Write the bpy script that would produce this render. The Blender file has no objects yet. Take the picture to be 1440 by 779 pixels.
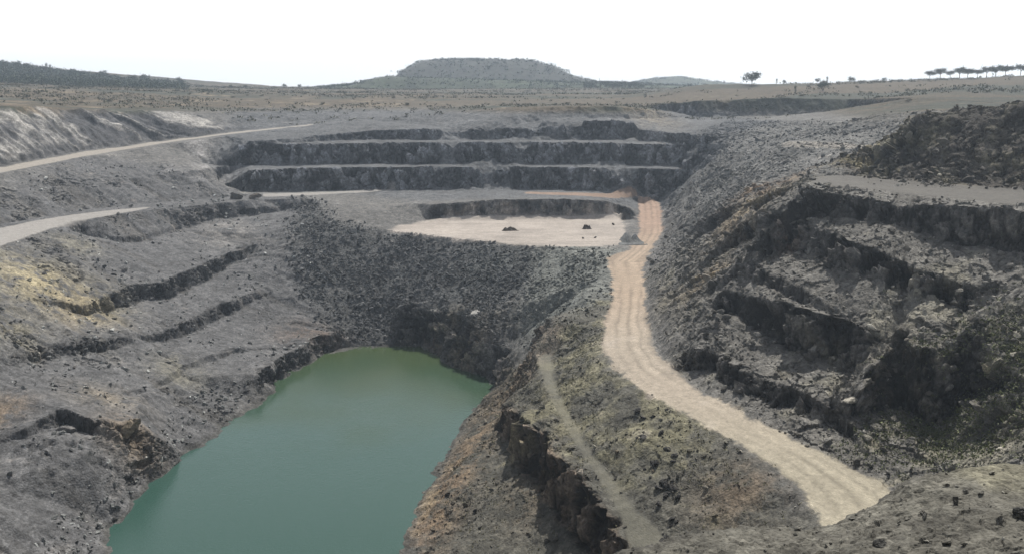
import bpy, math, random
import numpy as np
from mathutils import Vector, Euler
from mathutils.geometry import delaunay_2d_cdt

random.seed(7)
RNG = np.random.default_rng(7)
SC = bpy.context.scene
COL = SC.collection
R = math.radians

# ------------------------------------------------------------------ camera, sky, sun, exposure
CAM_Z = 75.0                      # the lake surface is z = 0
F = 1247.0                        # focal length in photo pixels (photo 1440 x 779)
PITCH = math.atan((389.5 - 120.0) / F)
cam_d = bpy.data.cameras.new('camera')
cam = bpy.data.objects.new('camera', cam_d)
COL.objects.link(cam)
cam.location = (0, 0, CAM_Z)
cam.rotation_euler = (R(90) - PITCH, 0, 0)
cam_d.sensor_width = 36.0
cam_d.lens = 36.0 * F / 1440.0
cam_d.clip_start = 0.1
cam_d.clip_end = 20000.0
SC.camera = cam

SUN_EL, SUN_AZ = R(57), R(20)     # azimuth to the right of the view direction (+Y)
world = bpy.data.worlds.new('World')
SC.world = world
world.use_nodes = True
wn = world.node_tree
bg = wn.nodes['Background']
sky = wn.nodes.new('ShaderNodeTexSky')
sky.sky_type = 'NISHITA'
sky.sun_disc = False
sky.sun_elevation = SUN_EL
sky.sun_rotation = SUN_AZ
sky.air_density = 1.0
sky.dust_density = 4.0
sky.ozone_density = 1.0
wn.links.new(sky.outputs[0], bg.inputs[0])
bg.inputs[1].default_value = 0.15
veil = wn.nodes.new('ShaderNodeMixRGB')            # thin high cloud: the clear sky seen through a white veil
veil.inputs[0].default_value = 0.7
geo = wn.nodes.new('ShaderNodeTexCoord')            # the veil is thick towards the horizon, thin overhead
sxyz = wn.nodes.new('ShaderNodeSeparateXYZ')
ramp = wn.nodes.new('ShaderNodeMapRange')
ramp.inputs[1].default_value = 0.02
ramp.inputs[2].default_value = 0.55
ramp.inputs[3].default_value = 9.0
ramp.inputs[4].default_value = 2.2
tint = wn.nodes.new('ShaderNodeCombineColor')
wn.links.new(geo.outputs['Generated'], sxyz.inputs[0])
wn.links.new(sxyz.outputs[2], ramp.inputs[0])
for k_ in range(3):
    wn.links.new(ramp.outputs[0], tint.inputs[k_])
wn.links.new(tint.outputs[0], veil.inputs[2])
wn.links.new(sky.outputs[0], veil.inputs[1])
wn.links.new(veil.outputs[0], bg.inputs[0])
sun_d = bpy.data.lights.new('sun', 'SUN')
sun_d.energy = 5.0
sun_d.angle = R(0.6)
sun_d.color = (1.0, 0.95, 0.88)
sun = bpy.data.objects.new('sun', sun_d)
COL.objects.link(sun)
sun_dir = Vector((math.cos(SUN_EL) * math.sin(SUN_AZ), math.cos(SUN_EL) * math.cos(SUN_AZ), math.sin(SUN_EL)))
sun.rotation_euler = sun_dir.to_track_quat('Z', 'Y').to_euler()
sun.location = sun_dir * 300
SC.view_settings.view_transform = 'Standard'
SC.view_settings.look = 'None'
SC.view_settings.gamma = 1.0
SC.view_settings.use_curve_mapping = False
SC.view_settings.exposure = 0.32
SC.cycles.max_bounces = 5
SC.cycles.volume_bounces = 0
HAZE = 0.00024

# ------------------------------------------------------------------ survey: photo pixel + height -> world point
CP, SP = math.cos(PITCH), math.sin(PITCH)


def ray(px, py):
    u, v = px - 720.0, 389.5 - py
    return np.array([u, F * CP + v * SP, -F * SP + v * CP])


def pt(px, py, z):
    d = ray(px, py)
    t = (z - CAM_Z) / d[2]
    return (d[0] * t, d[1] * t, z)


def far(px, py, y):
    d = ray(px, py)
    t = y / d[1]
    return (d[0] * t, y, CAM_Z + d[2] * t)


def L(z, *pts):
    """a break line: pixels at one height, or (px, py, z) each"""
    return [pt(p[0], p[1], p[2] if len(p) > 2 else z) for p in pts]


LINES = []
def line(pts, step=1.2, closed=False):
    LINES.append((pts, step))
    return pts

def off(pts, dx, dy, dz):
    return [(p[0] + dx, p[1] + dy, p[2] + dz) for p in pts]


def cliff(rows, dd):
    """a rock face: (px, py of its foot, py of its lip, z of the foot); the lip stands dd metres behind the foot"""
    foot = [pt(p[0], p[1], p[3]) for p in rows]
    lip = [far(p[0], p[2], f[1] + dd) for p, f in zip(rows, foot)]
    line(foot)
    line(lip)
    return foot, lip


# lake shore
shore_left = [(130, 900), (135, 830), (145, 779), (165, 735), (195, 695), (240, 655), (300, 610), (345, 580), (382, 552), (388, 540), (420, 518), (455, 499), (480, 488)]
shore_head = [(520, 486), (575, 487), (600, 491), (620, 505), (650, 520), (680, 529), (690, 541)]
shore_right = [(685, 560), (665, 585), (645, 615), (620, 650), (600, 690), (580, 730), (560, 779), (540, 840), (520, 900)]
shore = L(0, *(shore_left + shore_head + shore_right))
line(shore + [(-22, 101, 0), (-45, 99, 0), shore[0]])
line([(-40, 112, -4), (-42, 140, -5), (-40, 170, -5), (-34, 200, -5), (-28, 232, -3)], 4)
# ---- left slope
line(L(0, (0, 779, 5.5), (0, 680, 10), (0, 560, 16.5), (0, 460, 24), (0, 395, 30)), 3)
line(L(0, (120, 640, 10), (60, 610, 13.5)), 2)
rim = line(L(0, (-120, 385, 36), (0, 346, 35), (50, 326, 34.8), (100, 312, 34.5), (200, 297, 34.2), (300, 287, 33.8), (370, 281, 33.5), (430, 279, 33.3), (446, 284, 33)))
back = line(L(0, (-120, 345, 36.6), (0, 316, 36), (100, 297, 35.5), (200, 286.5, 35), (300, 279, 34.5), (370, 273, 34.2), (440, 270, 34), (560, 266, 34)))
nose = line(L(0, (446, 300, 30.5), (452, 330, 26.5), (460, 370, 19), (470, 420, 10), (476, 465, 3.5)), 3)
line(L(0, (360, 330, 25.5), (372, 380, 17.5), (385, 440, 8.5), (400, 490, 3.5)), 3)
for pts, hgt, w in (
        ([(120, 430, 21.5), (155, 417, 21.2), (190, 400, 21.3), (230, 395, 20.8), (280, 375, 21.3), (320, 358, 21.6), (350, 347, 22.6)], 4.8, 1.5),
        ([(225, 470, 12.6), (270, 448, 12.8), (310, 428, 13.2), (357, 412, 13.4)], 3.8, 1.2),
        ([(120, 330, 30.3), (170, 333, 29), (200, 331, 28.6), (255, 318, 28.2)], 1.8, 0.9),
        ([(20, 505, 19.2), (60, 490, 18.7), (110, 480, 17.3), (150, 478, 15.7), (190, 470, 14.6)], 2.6, 1.0),
        ([(200, 545, 8.9), (240, 525, 8.1), (280, 505, 7.4), (325, 492, 6.8)], 1.6, .8),
        ([(355, 527, 5.2), (400, 500, 5.0), (440, 476, 5.0), (478, 462, 5.0)], 3.6, 1.2),
        ([(40, 600, 14.6), (85, 575, 14.9), (130, 590, 13.2), (180, 595, 10.8)], 3.0, 1.1),
        ([(300, 305, 29.6), (350, 296, 30.5), (400, 290, 31.0), (432, 288, 31.3)], 2.0, 0.9)):
    t = line(L(0, *pts))
    nq = len(t) - 1
    line([(q[0] + w * tp_, q[1] - .35 * w * tp_, q[2] - hgt * tp_) for q, tp_ in zip(t, [0.35 + 0.65 * math.sin(math.pi * (k + .35) / (nq + .7)) for k in range(nq + 1)])])
# ---- lake head, rubble slope, working floor
line(L(0, (575, 452, 7.6), (620, 452, 8.6), (650, 470, 8.6), (690, 480, 9.4), (716, 485, 9.6)))
line(L(0, (580, 478, 2.0), (622, 480, 2.4), (655, 500, 2.2), (690, 517, 2.0), (712, 515, 3.2)))
line(L(0, (575, 425, 12.4), (625, 421, 13.4), (680, 447, 12.6)))
line(L(0, (580, 441, 9.6), (622, 440, 10.4), (676, 462, 10.5)))
line(L(0, (522, 440, 7), (515, 400, 13.5), (510, 360, 20.3)), 2)
line(L(0, (556, 440, 7.2), (560, 400, 13.8), (560, 360, 20.5)), 2)
pad_front = line(L(27, (452, 320, 28.4), (500, 322, 27.6), (545, 323), (600, 329), (640, 334), (700, 341), (745, 346), (800, 347), (850, 346), (886, 343)))
pad_back = line(L(27.4, (560, 317), (600, 312), (640, 309.5), (700, 308), (800, 307.5), (872, 307.5)))
line(L(0, (610, 288, 33), (650, 285, 33.6), (700, 281, 34.3), (800, 280, 34.3), (858, 283, 33.8), (880, 291, 31.6)))
line(L(0, (480, 300, 30.5), (540, 292, 31.5), (600, 284, 33)))
# ---- far wall: three lifts and the slope above
cliff([(315, 270.5, 262, 34), (350, 270, 240, 34), (440, 268, 236, 34), (560, 266, 235, 34), (700, 266, 235, 34), (850, 267, 236, 34), (952, 268, 239, 34)], 1.5)
cliff([(300, 234, 229, 42.8), (345, 233, 212, 43), (390, 232, 204, 43), (440, 231, 203, 43), (560, 230.5, 201, 43), (700, 230.5, 200.5, 43), (850, 231, 201, 43), (970, 233, 206, 43)], 1.5)
cliff([(350, 202, 199, 51.8), (440, 199, 192, 52), (520, 197, 184, 52), (600, 197, 182, 52), (700, 196.5, 181, 52), (755, 197, 180, 52), (764, 197, 171, 52), (820, 197, 170, 52), (880, 197, 171, 52), (895, 198, 182, 52), (935, 200, 187, 52), (1000, 203, 190, 52)], 1.5)
line([far(765, 168, 400), far(820, 167, 400), far(875, 168, 400)])
line([far(770, 151, 408), far(820, 149, 408), far(862, 150, 408)])
line(L(64, (320, 150), (450, 149), (600, 149), (740, 149)), 6)
line(L(64, (895, 150), (975, 149)), 6)
line(L(68, (320, 136), (450, 135), (600, 135), (700, 135), (850, 135), (960, 134)), 8)
# ---- upper left road, cut and grass terrace
up_front = line(L(0, (-120, 268, 46), (0, 245, 47), (120, 222, 49), (240, 203, 51.5), (330, 190, 54), (440, 178, 56.8), (500, 170, 59)))
up_back = line(L(0, (-120, 258, 46.5), (0, 236, 47.4), (120, 214, 49.4), (240, 197, 51.8), (330, 185.5, 54.3), (440, 174.5, 57), (500, 167, 59.2)))
cut_top = line([far(-120, 156, 298), far(0, 152, 331), far(100, 155, 366), far(200, 158, 398), far(262, 160, 418), far(340, 158, 436), far(430, 158, 452), far(495, 155, 462)])
line([far(-120, 132, 480), far(0, 129, 520), far(150, 130, 540), far(320, 131, 600)], 6)
line([far(-250, 108, 680), far(0, 117, 700), far(150, 122, 730), far(300, 126, 800)], 10)
line([far(-400, 40, 930), far(-200, 72, 930), far(0, 92, 930), far(60, 101, 920), far(110, 108, 910), far(180, 116, 900), far(280, 122, 900), far(340, 124.5, 1000)], 10)
# slope between the left bench and the upper road
line(L(0, (120, 262, 41.5), (225, 245, 43), (275, 240, 43.6), (300, 236, 43.5)))
line(L(0, (120, 272, 39.5), (225, 256, 40.6), (280, 252, 40.8), (300, 250, 40.2)))
# ---- haul road
rd_left = L(0, (897, 284, 29.5), (899, 300, 29), (898, 330, 27.4), (884, 352, 26.6), (852, 362, 26.3), (860, 392, 25.4), (862, 420, 24.8), (851, 452, 24.3), (848, 490, 23.9), (862, 516, 23.7), (900, 545, 23.5), (960, 580, 23.3), (1020, 612, 23.0), (1080, 648, 22.5), (1120, 680, 22.1), (1142, 702, 21.9), (1152, 724, 21.6), (1156, 760, 21.2))
rd_right = L(0, (925, 285, 29.6), (931, 300, 29), (931, 330, 27.6), (914, 352, 26.7), (905, 375, 25.9), (906, 400, 25.3), (908, 420, 24.8), (911, 455, 24.3), (917, 490, 23.9), (934, 514, 23.7), (975, 545, 23.5), (1040, 580, 23.3), (1100, 610, 23.0), (1160, 640, 22.6), (1210, 663, 22.2), (1240, 678, 22.0), (1262, 700, 21.7), (1290, 740, 21.2))
line(rd_left)
line(rd_right)
ramp_front = line(L(0, (897, 284, 29.5), (870, 279.5, 31.5), (820, 276, 33.6), (740, 273, 34.2)))
ramp_back = L(0, (925, 284, 29.7), (880, 275, 31.8), (820, 271.5, 33.9), (740, 270, 34.2))
line(ramp_back)
# ---- spur between the road and the lake
line(L(0, (772, 446, 23.0), (760, 475, 18.5), (742, 500, 13.5), (724, 530, 7), (706, 556, 2.5)))
line(L(0, (786, 455, 23.0), (810, 430, 24.2), (850, 380, 25.8)), 2)
path_l = L(0, (756, 500, 17.8), (763, 530, 17.9), (779, 570, 17.7), (806, 620, 17.0), (842, 675, 16.1), (864, 710, 15.4), (878, 745, 14.4), (888, 785, 13.4))
path_r = L(0, (776, 498, 18.0), (779, 530, 18.0), (793, 570, 17.8), (819, 618, 17.1), (860, 672, 16.3), (890, 712, 15.7), (925, 745, 14.9), (950, 785, 14.1))
line(path_l)
line(path_r)
cliff([(705, 600, 572, 7.5), (735, 645, 588, 8), (765, 690, 625, 8), (795, 728, 655, 8), (825, 765, 690, 7.6), (850, 800, 722, 7), (868, 840, 765, 6.5)], 1.0)
line(L(0, (712, 570, 6.5), (700, 610, 7.0), (708, 660, 6.6), (716, 700, 6), (735, 740, 5.4), (770, 790, 4.8)))
line(L(0, (668, 610, 4.2), (650, 650, 4.6), (655, 690, 4.2), (668, 735, 4.0), (690, 785, 3.6)))
line(L(0, (640, 660, 4.1), (632, 690, 3.6), (640, 735, 2.9)))
line(L(0, (905, 620, 20.4), (960, 660, 19.7), (1010, 700, 19.2), (1060, 730, 18.6)), 3)
line(L(0, (1130, 705, 20.6), (1118, 722, 20.2)), 2)
# ---- right wall
line(L(0, (938, 330, 28.6), (925, 360, 28.4), (922, 400, 28), (930, 440, 27.4), (948, 478, 27.2)), 2)
line(L(0, (965, 330, 33.5), (962, 370, 34.2), (985, 400, 34.6), (1002, 440, 33.6)), 2)
cliff([(965, 512, 490, 25.5), (1000, 520, 497, 25.5), (1060, 555, 530, 25.2), (1130, 580, 555, 25), (1200, 618, 596, 23.6), (1240, 645, 636, 23.2)], 1.0)
cliff([(1020, 445, 408, 32), (1043, 452, 414, 31.6), (1080, 477, 422, 31), (1140, 502, 437, 30.3), (1200, 522, 452, 29.2), (1235, 545, 480, 27.6), (1250, 572, 485, 26.2), (1290, 600, 492, 24.6), (1330, 603, 500, 24.6), (1350, 590, 508, 25.8)], 1.3)
cliff([(1032, 388, 371, 38.8), (1060, 391, 372, 38.8), (1085, 402, 384, 38.6), (1130, 426, 408, 38), (1182, 442, 434, 37.6)], 0.8)
cliff([(1240, 466, 455, 37.2), (1290, 478, 468, 36.9), (1335, 486, 477, 36.6)], 0.8)
cliff([(1060, 330, 300, 43.5), (1097, 336, 295, 44.6), (1130, 351, 322, 44.2), (1185, 376, 334, 43.5), (1230, 388, 347, 43), (1280, 403, 372, 42.4), (1348, 430, 400, 40.8)], 1.2)
cliff([(1110, 300, 270, 50.5), (1130, 300, 266, 50.6), (1200, 306, 276, 50.8), (1280, 322, 290, 50.2), (1345, 341, 290, 49), (1392, 345, 293, 49), (1440, 362, 300, 48), (1520, 380, 310, 48)], 1.2)
br_front = line(L(0, (1140, 258, 55.4), (1200, 264, 55.5), (1300, 275, 55.5), (1440, 289, 55.5), (1600, 304, 55.8)))
br_back = line(L(0, (1150, 247, 55.6), (1200, 248, 55.7), (1300, 257, 55.9), (1440, 266, 56), (1600, 276, 56.5)))
line(L(0, (1440, 400, 45.5), (1440, 480, 39), (1440, 560, 34), (1440, 625, 30.5)), 3)
line(L(0, (1370, 560, 30.5), (1400, 620, 28), (1340, 640, 24)), 3)
line(L(0, (1380, 440, 41.5), (1400, 500, 37)), 3)
# dark mound above the bench road
cliff([(1238, 243, 205, 56.0), (1262, 248, 182, 56.1), (1300, 252, 158, 56.2), (1370, 254, 154, 56.4), (1440, 257, 150, 56.6), (1600, 266, 142, 57)], 14)
line(L(0, (1236, 236, 56.5), (1246, 222, 57.5)), 2)
line([(112, 232, 68.5), (130, 235, 69), (170, 240, 70)], 4)
# right shoulder, far right
line(L(0, (950, 285, 34.5), (985, 255, 42), (1010, 225, 49), (1040, 186, 56.4)), 3)
line(L(0, (965, 300, 35.5), (1000, 285, 42), (1050, 290, 48.2), (1060, 245, 49.5), (1075, 225, 53), (1100, 190, 57)), 3)
cliff([(985, 330, 316, 36), (1020, 318, 298, 41), (1055, 303, 280, 46)], 1.0)
line(L(0, (1100, 201, 57.2), (1130, 203, 57.6), (1190, 203, 57.6), (1246, 205, 57.6)))
line(L(0, (1100, 208, 57), (1130, 209, 57.2), (1190, 210, 57.2), (1240, 211, 57.4)))
line(L(0, (1150, 235, 56.4), (1190, 237, 56.4), (1225, 238, 56.4)))
line([far(985, 165, 437), far(1100, 164, 437), far(1190, 160, 437)])
line([far(985, 142, 443), far(1100, 138, 443), far(1190, 140, 443)])
line(L(0, (1200, 185, 60.5), (1250, 160, 66)), 3)
line([far(1290, 145, 380), far(1350, 147, 360), far(1440, 150, 340)], 3)
line([far(1290, 137, 392), far(1350, 143, 372), far(1440, 147, 352)], 3)
line([far(960, 121, 640), far(1000, 119, 600), far(1100, 118, 600), far(1200, 117, 640), far(1300, 113, 640), far(1380, 110, 620), far(1440, 107, 610), far(1600, 100, 600)], 6)
line([(300, 800, 71), (450, 800, 72), (600, 700, 76)], 20)
# ---- foreground spur and hidden ground
def fg(px, py, t):
    d = ray(px, py)
    return (d[0] * t, d[1] * t, CAM_Z + d[2] * t)
crest = line([fg(800, 830, .0222), fg(850, 783, .0225), fg(872, 771, .0226), fg(960, 747, .0228), (fg(1010, 740, .0229)), fg(1070, 737, .023), fg(1130, 738, .023), fg(1152, 727, .0231), fg(1190, 712, .0232), fg(1230, 692, .0233), fg(1265, 667, .0234), fg(1300, 652, .0235), fg(1360, 650, .0235), fg(1440, 645, .0236), fg(1600, 640, .024)], .5)
line([fg(850, 840, .0205), fg(1000, 800, .0205), fg(1150, 790, .0203), fg(1300, 760, .0200), fg(1440, 720, .0203), fg(1600, 700, .021)], .5)
line([fg(900, 900, .018), fg(1150, 880, .0178), fg(1440, 850, .017), fg(1600, 820, .018)], .5)
line([(-60, -3, 73.3), (0, 2.0, 73.3), (60, -3, 74)], 3)
line([(0, 6, 69.6), (6, 9, 68.5), (14, 12, 68)], 1.5)
line([(-20, 10, 66), (0, 14, 63.5)], 3)
line([(-20, 24, 54), (0, 26, 53), (6, 30, 54)], 3)
line([(-60, 70, 24), (-30, 70, 19), (0, 70, 17), (20, 66, 29), (34, 66, 34), (50, 64, 41), (70, 64, 50), (100, 70, 62)], 4)
line([(-30, 94, 3), (0, 93, 5), (14, 93, 12), (28, 92, 19), (44, 97, 21.2)], 4)
line([(60, 92, 29), (72, 92, 40), (90, 95, 52)], 4)
line([(-75, 100, 9), (-100, 110, 22), (-125, 120, 36)], 4)
line([(-90, 40, 60), (-130, 90, 46), (-160, 150, 42), (-190, 220, 42)], 8)
line([(95, 125, 59.5), (120, 130, 66), (160, 130, 71)], 6)
line([(60, 30, 66), (100, 45, 70), (160, 60, 73)], 8)
for p in [(-6000, -6000, 73), (6000, -6000, 73), (6000, 6000, 70), (-6000, 6000, 70), (0, -6000, 73), (-200, -40, 73), (0, -40, 74), (200, -40, 74),
          (0, 6000, 70), (-1200, 1250, 74), (0, 1250, 70), (1200, 1250, 70), (-800, 600, 84), (-400, 300, 64), (-300, 100, 66), (500, 300, 72), (400, 100, 74), (600, 600, 74), (-640, 980, 104), (-420, 1100, 80), (-300, 1060, 74), (-180, 1010, 72), (-300, 1300, 71),
          (0, 2400, 70), (-1500, 2400, 70), (1500, 2400, 70)]:
    LINES.append(([p], 1))

P3 = []
for pts, step in LINES:
    if len(pts) == 1:
        P3.append(pts[0])
        continue
    for a, b in zip(pts[:-1], pts[1:]):
        a, b = np.array(a), np.array(b)
        n = max(1, int(math.ceil(np.hypot(*(b - a)[:2]) / step)))
        for k in range(n):
            P3.append(tuple(a + (b - a) * k / n))
    P3.append(tuple(pts[-1]))
P3 = np.array(P3)
_, keep = np.unique(np.round(P3[:, :2] / 0.25).astype(int), axis=0, return_index=True)
P3 = P3[np.sort(keep)]
cv, ce, cf, co, _, _ = delaunay_2d_cdt([Vector(p[:2]) for p in P3], [], [], 0, 1e-5)
TV = np.array([(v.x, v.y) for v in cv])
TZ = np.array([P3[o[0], 2] if o else 70.0 for o in co])
TF = [tuple(f) for f in cf]


class Raster:
    def __init__(s, x0, x1, y0, y1, d):
        s.x0, s.y0, s.d = x0, y0, d
        s.nx, s.ny = int((x1 - x0) / d) + 1, int((y1 - y0) / d) + 1
        s.x1, s.y1 = x0 + (s.nx - 1) * d, y0 + (s.ny - 1) * d

    def tin(s):
        Z = np.full((s.ny, s.nx), 70.0, np.float32)
        for a, b, c in TF:
            A, B, C = TV[a], TV[b], TV[c]
            i0 = max(0, int(math.floor((min(A[0], B[0], C[0]) - s.x0) / s.d)))
            i1 = min(s.nx - 1, int(math.ceil((max(A[0], B[0], C[0]) - s.x0) / s.d)))
            j0 = max(0, int(math.floor((min(A[1], B[1], C[1]) - s.y0) / s.d)))
            j1 = min(s.ny - 1, int(math.ceil((max(A[1], B[1], C[1]) - s.y0) / s.d)))
            if i1 < i0 or j1 < j0:
                continue
            den = (B[1] - C[1]) * (A[0] - C[0]) + (C[0] - B[0]) * (A[1] - C[1])
            if abs(den) < 1e-9:
                continue
            X = (s.x0 + np.arange(i0, i1 + 1) * s.d)[None, :]
            Y = (s.y0 + np.arange(j0, j1 + 1) * s.d)[:, None]
            w0 = ((B[1] - C[1]) * (X - C[0]) + (C[0] - B[0]) * (Y - C[1])) / den
            w1 = ((C[1] - A[1]) * (X - C[0]) + (A[0] - C[0]) * (Y - C[1])) / den
            w2 = 1 - w0 - w1
            m = (w0 >= -1e-6) & (w1 >= -1e-6) & (w2 >= -1e-6)
            v = Z[j0:j1 + 1, i0:i1 + 1]
            v[m] = (w0 * TZ[a] + w1 * TZ[b] + w2 * TZ[c])[m]
        return Z

    def sample(s, A, x, y):
        fx = np.clip((x - s.x0) / s.d, 0, s.nx - 1.001)
        fy = np.clip((y - s.y0) / s.d, 0, s.ny - 1.001)
        i, j = fx.astype(np.int32), fy.astype(np.int32)
        fx = (fx - i).astype(np.float32)
        fy = (fy - j).astype(np.float32)
        return (A[j, i] * (1 - fx) + A[j, i + 1] * fx) * (1 - fy) + (A[j + 1, i] * (1 - fx) + A[j + 1, i + 1] * fx) * fy

    def inside(s, x, y):
        return (x > s.x0) & (x < s.x1) & (y > s.y0) & (y < s.y1)

    def poly(s, pts, blur=0):
        P = np.array([p[:2] for p in pts])
        M = np.zeros((s.ny, s.nx), np.float32)
        i0 = max(0, int((P[:, 0].min() - s.x0) / s.d)); i1 = min(s.nx - 1, int((P[:, 0].max() - s.x0) / s.d) + 1)
        j0 = max(0, int((P[:, 1].min() - s.y0) / s.d)); j1 = min(s.ny - 1, int((P[:, 1].max() - s.y0) / s.d) + 1)
        if i1 <= i0 or j1 <= j0:
            return M
        X = (s.x0 + np.arange(i0, i1 + 1) * s.d)[None, :]
        Y = (s.y0 + np.arange(j0, j1 + 1) * s.d)[:, None]
        ins = np.zeros((j1 - j0 + 1, i1 - i0 + 1), bool)
        for (ax, ay), (bx, by) in zip(P, np.roll(P, -1, 0)):
            if ay == by:
                continue
            ins ^= ((ay > Y) != (by > Y)) & (X < (bx - ax) * (Y - ay) / (by - ay) + ax)
        M[j0:j1 + 1, i0:i1 + 1] = ins
        return box(M, blur) if blur else M


def box(A, r, n=2):
    for _ in range(n):
        for ax in (0, 1):
            pad = [(0, 0), (0, 0)]
            pad[ax] = (r + 1, r)
            c = np.cumsum(np.pad(A, pad, mode='edge').astype(np.float64), axis=ax)
            k = 2 * r + 1
            A = ((c[k:] - c[:-k]) if ax == 0 else (c[:, k:] - c[:, :-k])).astype(np.float32) / k
    return A


FI = Raster(-280, 280, -40, 560, 0.4)
CO = Raster(-2600, 2600, -600, 3000, 8.0)
HF, HC = FI.tin(), box(CO.tin(), 1, 1)
HS = box(HF, 4, 2)                                   # smoothed, for directions
GX = np.gradient(HS, FI.d, axis=1)
GY = np.gradient(HS, FI.d, axis=0)
gx, gy = np.gradient(box(HF, 1, 1), FI.d, axis=1), np.gradient(box(HF, 1, 1), FI.d, axis=0)
gx, gy = gx, gy
STEEP = np.hypot(gx, gy).astype(np.float32)
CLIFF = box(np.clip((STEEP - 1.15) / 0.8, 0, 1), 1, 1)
HSM = box(HF, 13, 2)


def hit(px, py):
    """where the sight line through a photo pixel meets the bare survey surface"""
    d = ray(px, py)
    d = d / np.linalg.norm(d)
    t = np.concatenate([np.arange(12, 620, 0.2), np.arange(620, 2500, 2)])
    x, y, z = d[0] * t, d[1] * t, CAM_Z + d[2] * t
    h = np.where(FI.inside(x, y), FI.sample(HF, x, y), CO.sample(HC, x, y))
    k = np.argmax(z < h)
    if not (z < h).any():
        k = len(t) - 1
    return (x[k], y[k], h[k])


# ------------------------------------------------------------------ noise
def _h(ix, iy, iz, seed):
    h = (ix.astype(np.uint32) * np.uint32(374761393) + iy.astype(np.uint32) * np.uint32(668265263)
         + iz.astype(np.uint32) * np.uint32(2147483647) + np.uint32(seed * 974711 % 4294967291))
    h = (h ^ (h >> np.uint32(13))) * np.uint32(1274126177)
    h ^= h >> np.uint32(16)
    h *= np.uint32(2246822519)
    h ^= h >> np.uint32(13)
    return (h & np.uint32(0xffffff)).astype(np.float32) / np.float32(16777216.0)


def vn(x, y, z, seed=0):
    fx, fy, fz = np.floor(x), np.floor(y), np.floor(z)
    ix, iy, iz = fx.astype(np.int64), fy.astype(np.int64), fz.astype(np.int64)
    u, v, w = (x - fx).astype(np.float32), (y - fy).astype(np.float32), (z - fz).astype(np.float32)
    u, v, w = [q * q * q * (q * (q * 6 - 15) + 10) for q in (u, v, w)]
    o = 0
    for a in (0, 1):
        for b in (0, 1):
            for c in (0, 1):
                o = o + _h(ix + a, iy + b, iz + c, seed) * (u if a else 1 - u) * (v if b else 1 - v) * (w if c else 1 - w)
    return o * 2 - 1


def fbm(x, y, z, scale, octv=4, gain=0.5, seed=0, ridged=False):
    o, a, s, n = 0, 1.0, 1.0 / scale, 0
    for k in range(octv):
        q = vn(x * s + 17.3 * k, y * s - 9.1 * k, z * s + 4.7 * k, seed + k)
        o = o + a * ((1 - 2 * np.abs(q)) if ridged else q)
        n += a
        a *= gain
        s *= 2.03
    return o / n


def blocks(x, y, z, scale, seed):
    """cell noise: (cell value, tilt, edge distance) -> faceted blocky rock, -1..1"""
    x, y, z = x / scale, y / scale, z / scale
    ix, iy, iz = [np.floor(q).astype(np.int64) for q in (x, y, z)]
    best = np.full(x.shape, 9.0, np.float32)
    val = np.zeros(x.shape, np.float32)
    for a in (-1, 0, 1):
        for b in (-1, 0, 1):
            for c in (-1, 0, 1):
                cx, cy, cz = ix + a, iy + b, iz + c
                dx = cx + _h(cx, cy, cz, seed) - x
                dy = cy + _h(cx, cy, cz, seed + 1) - y
                dz = cz + _h(cx, cy, cz, seed + 2) - z
                d = dx * dx + dy * dy + dz * dz
                m = d < best
                best = np.where(m, d, best).astype(np.float32)
                r = _h(cx, cy, cz, seed + 3)
                val = np.where(m, (r * 2 - 1) + 1.3 * (dx * (r - .5) + dy * (_h(cx, cy, cz, seed + 4) - .5) + dz * (.5 - r)), val).astype(np.float32)
    return val - 0.5 * np.sqrt(best)


def sst(a, b, x):
    t = np.clip((x - a) / (b - a), 0, 1)
    return t * t * (3 - 2 * t)


# ------------------------------------------------------------------ zones of the ground (world-space masks)
def zone(*px, blur=3):
    return FI.poly([hit(*p) for p in px], blur)


def band(a, b, blur=1):
    return FI.poly(list(a) + list(b)[::-1], blur)


M = {}
M['road'] = np.maximum(band(rd_left, rd_right, 3), band(ramp_front, ramp_back, 2))
M['pad'] = band(pad_front[2:], pad_back, 4)
M['lroad'] = band(L(0, (-120, 385, 36), (0, 346, 35), (50, 327, 34.9), (100, 312, 34.6), (150, 303.5, 34.5), (205, 293, 34.6)), L(0, (-120, 352, 36.5), (0, 320, 36), (50, 310, 35.6), (100, 302, 35.3), (150, 296, 35), (215, 290, 34.7)))
M['lroad'] = np.maximum(M['lroad'], band(L(0, (370, 277, 33.9), (455, 274, 33.6), (545, 268.5, 33.9)), L(0, (370, 273, 34.2), (455, 270, 34), (560, 266, 34))))
M['cut'] = FI.poly(up_back[:5] + cut_top[:5][::-1], 6)
M['uroad'] = band(L(0, (-120, 266, 46.1), (0, 243.5, 47.1), (120, 220, 49.1), (240, 200.5, 51.6), (330, 188, 54.15), (440, 176.5, 56.9)), L(0, (-120, 259, 46.4), (0, 237.5, 47.3), (120, 215, 49.3), (240, 197.5, 51.8), (330, 186, 54.3), (440, 175.2, 57)))
M['broad'] = band(br_front, br_back)
M['path'] = band(path_l, path_r, 2)
M['far_road'] = FI.poly(L(0, (1100, 201, 57.2), (1246, 205, 57.6), (1240, 211, 57.4), (1100, 208, 57)), 1)
smooth_m = np.clip(M['road'] + M['pad'] + M['lroad'] + M['uroad'] + M['broad'] + M['path'], 0, 1)
_k = np.clip(1.5 * box(np.clip(M['road'] + M['pad'] + M['broad'], 0, 1), 2, 1) - .25, 0, 1)
HF = HF * (1 - _k) + box(HF, 5, 2) * _k           # graded surfaces are even
M['left'] = FI.poly([(-65, 90, 0), (-160, 90, 0), (-160, 330, 0), (-82, 345, 0), (-66, 300, 0), (-52, 250, 0), (-64, 210, 0)], 8)
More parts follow.
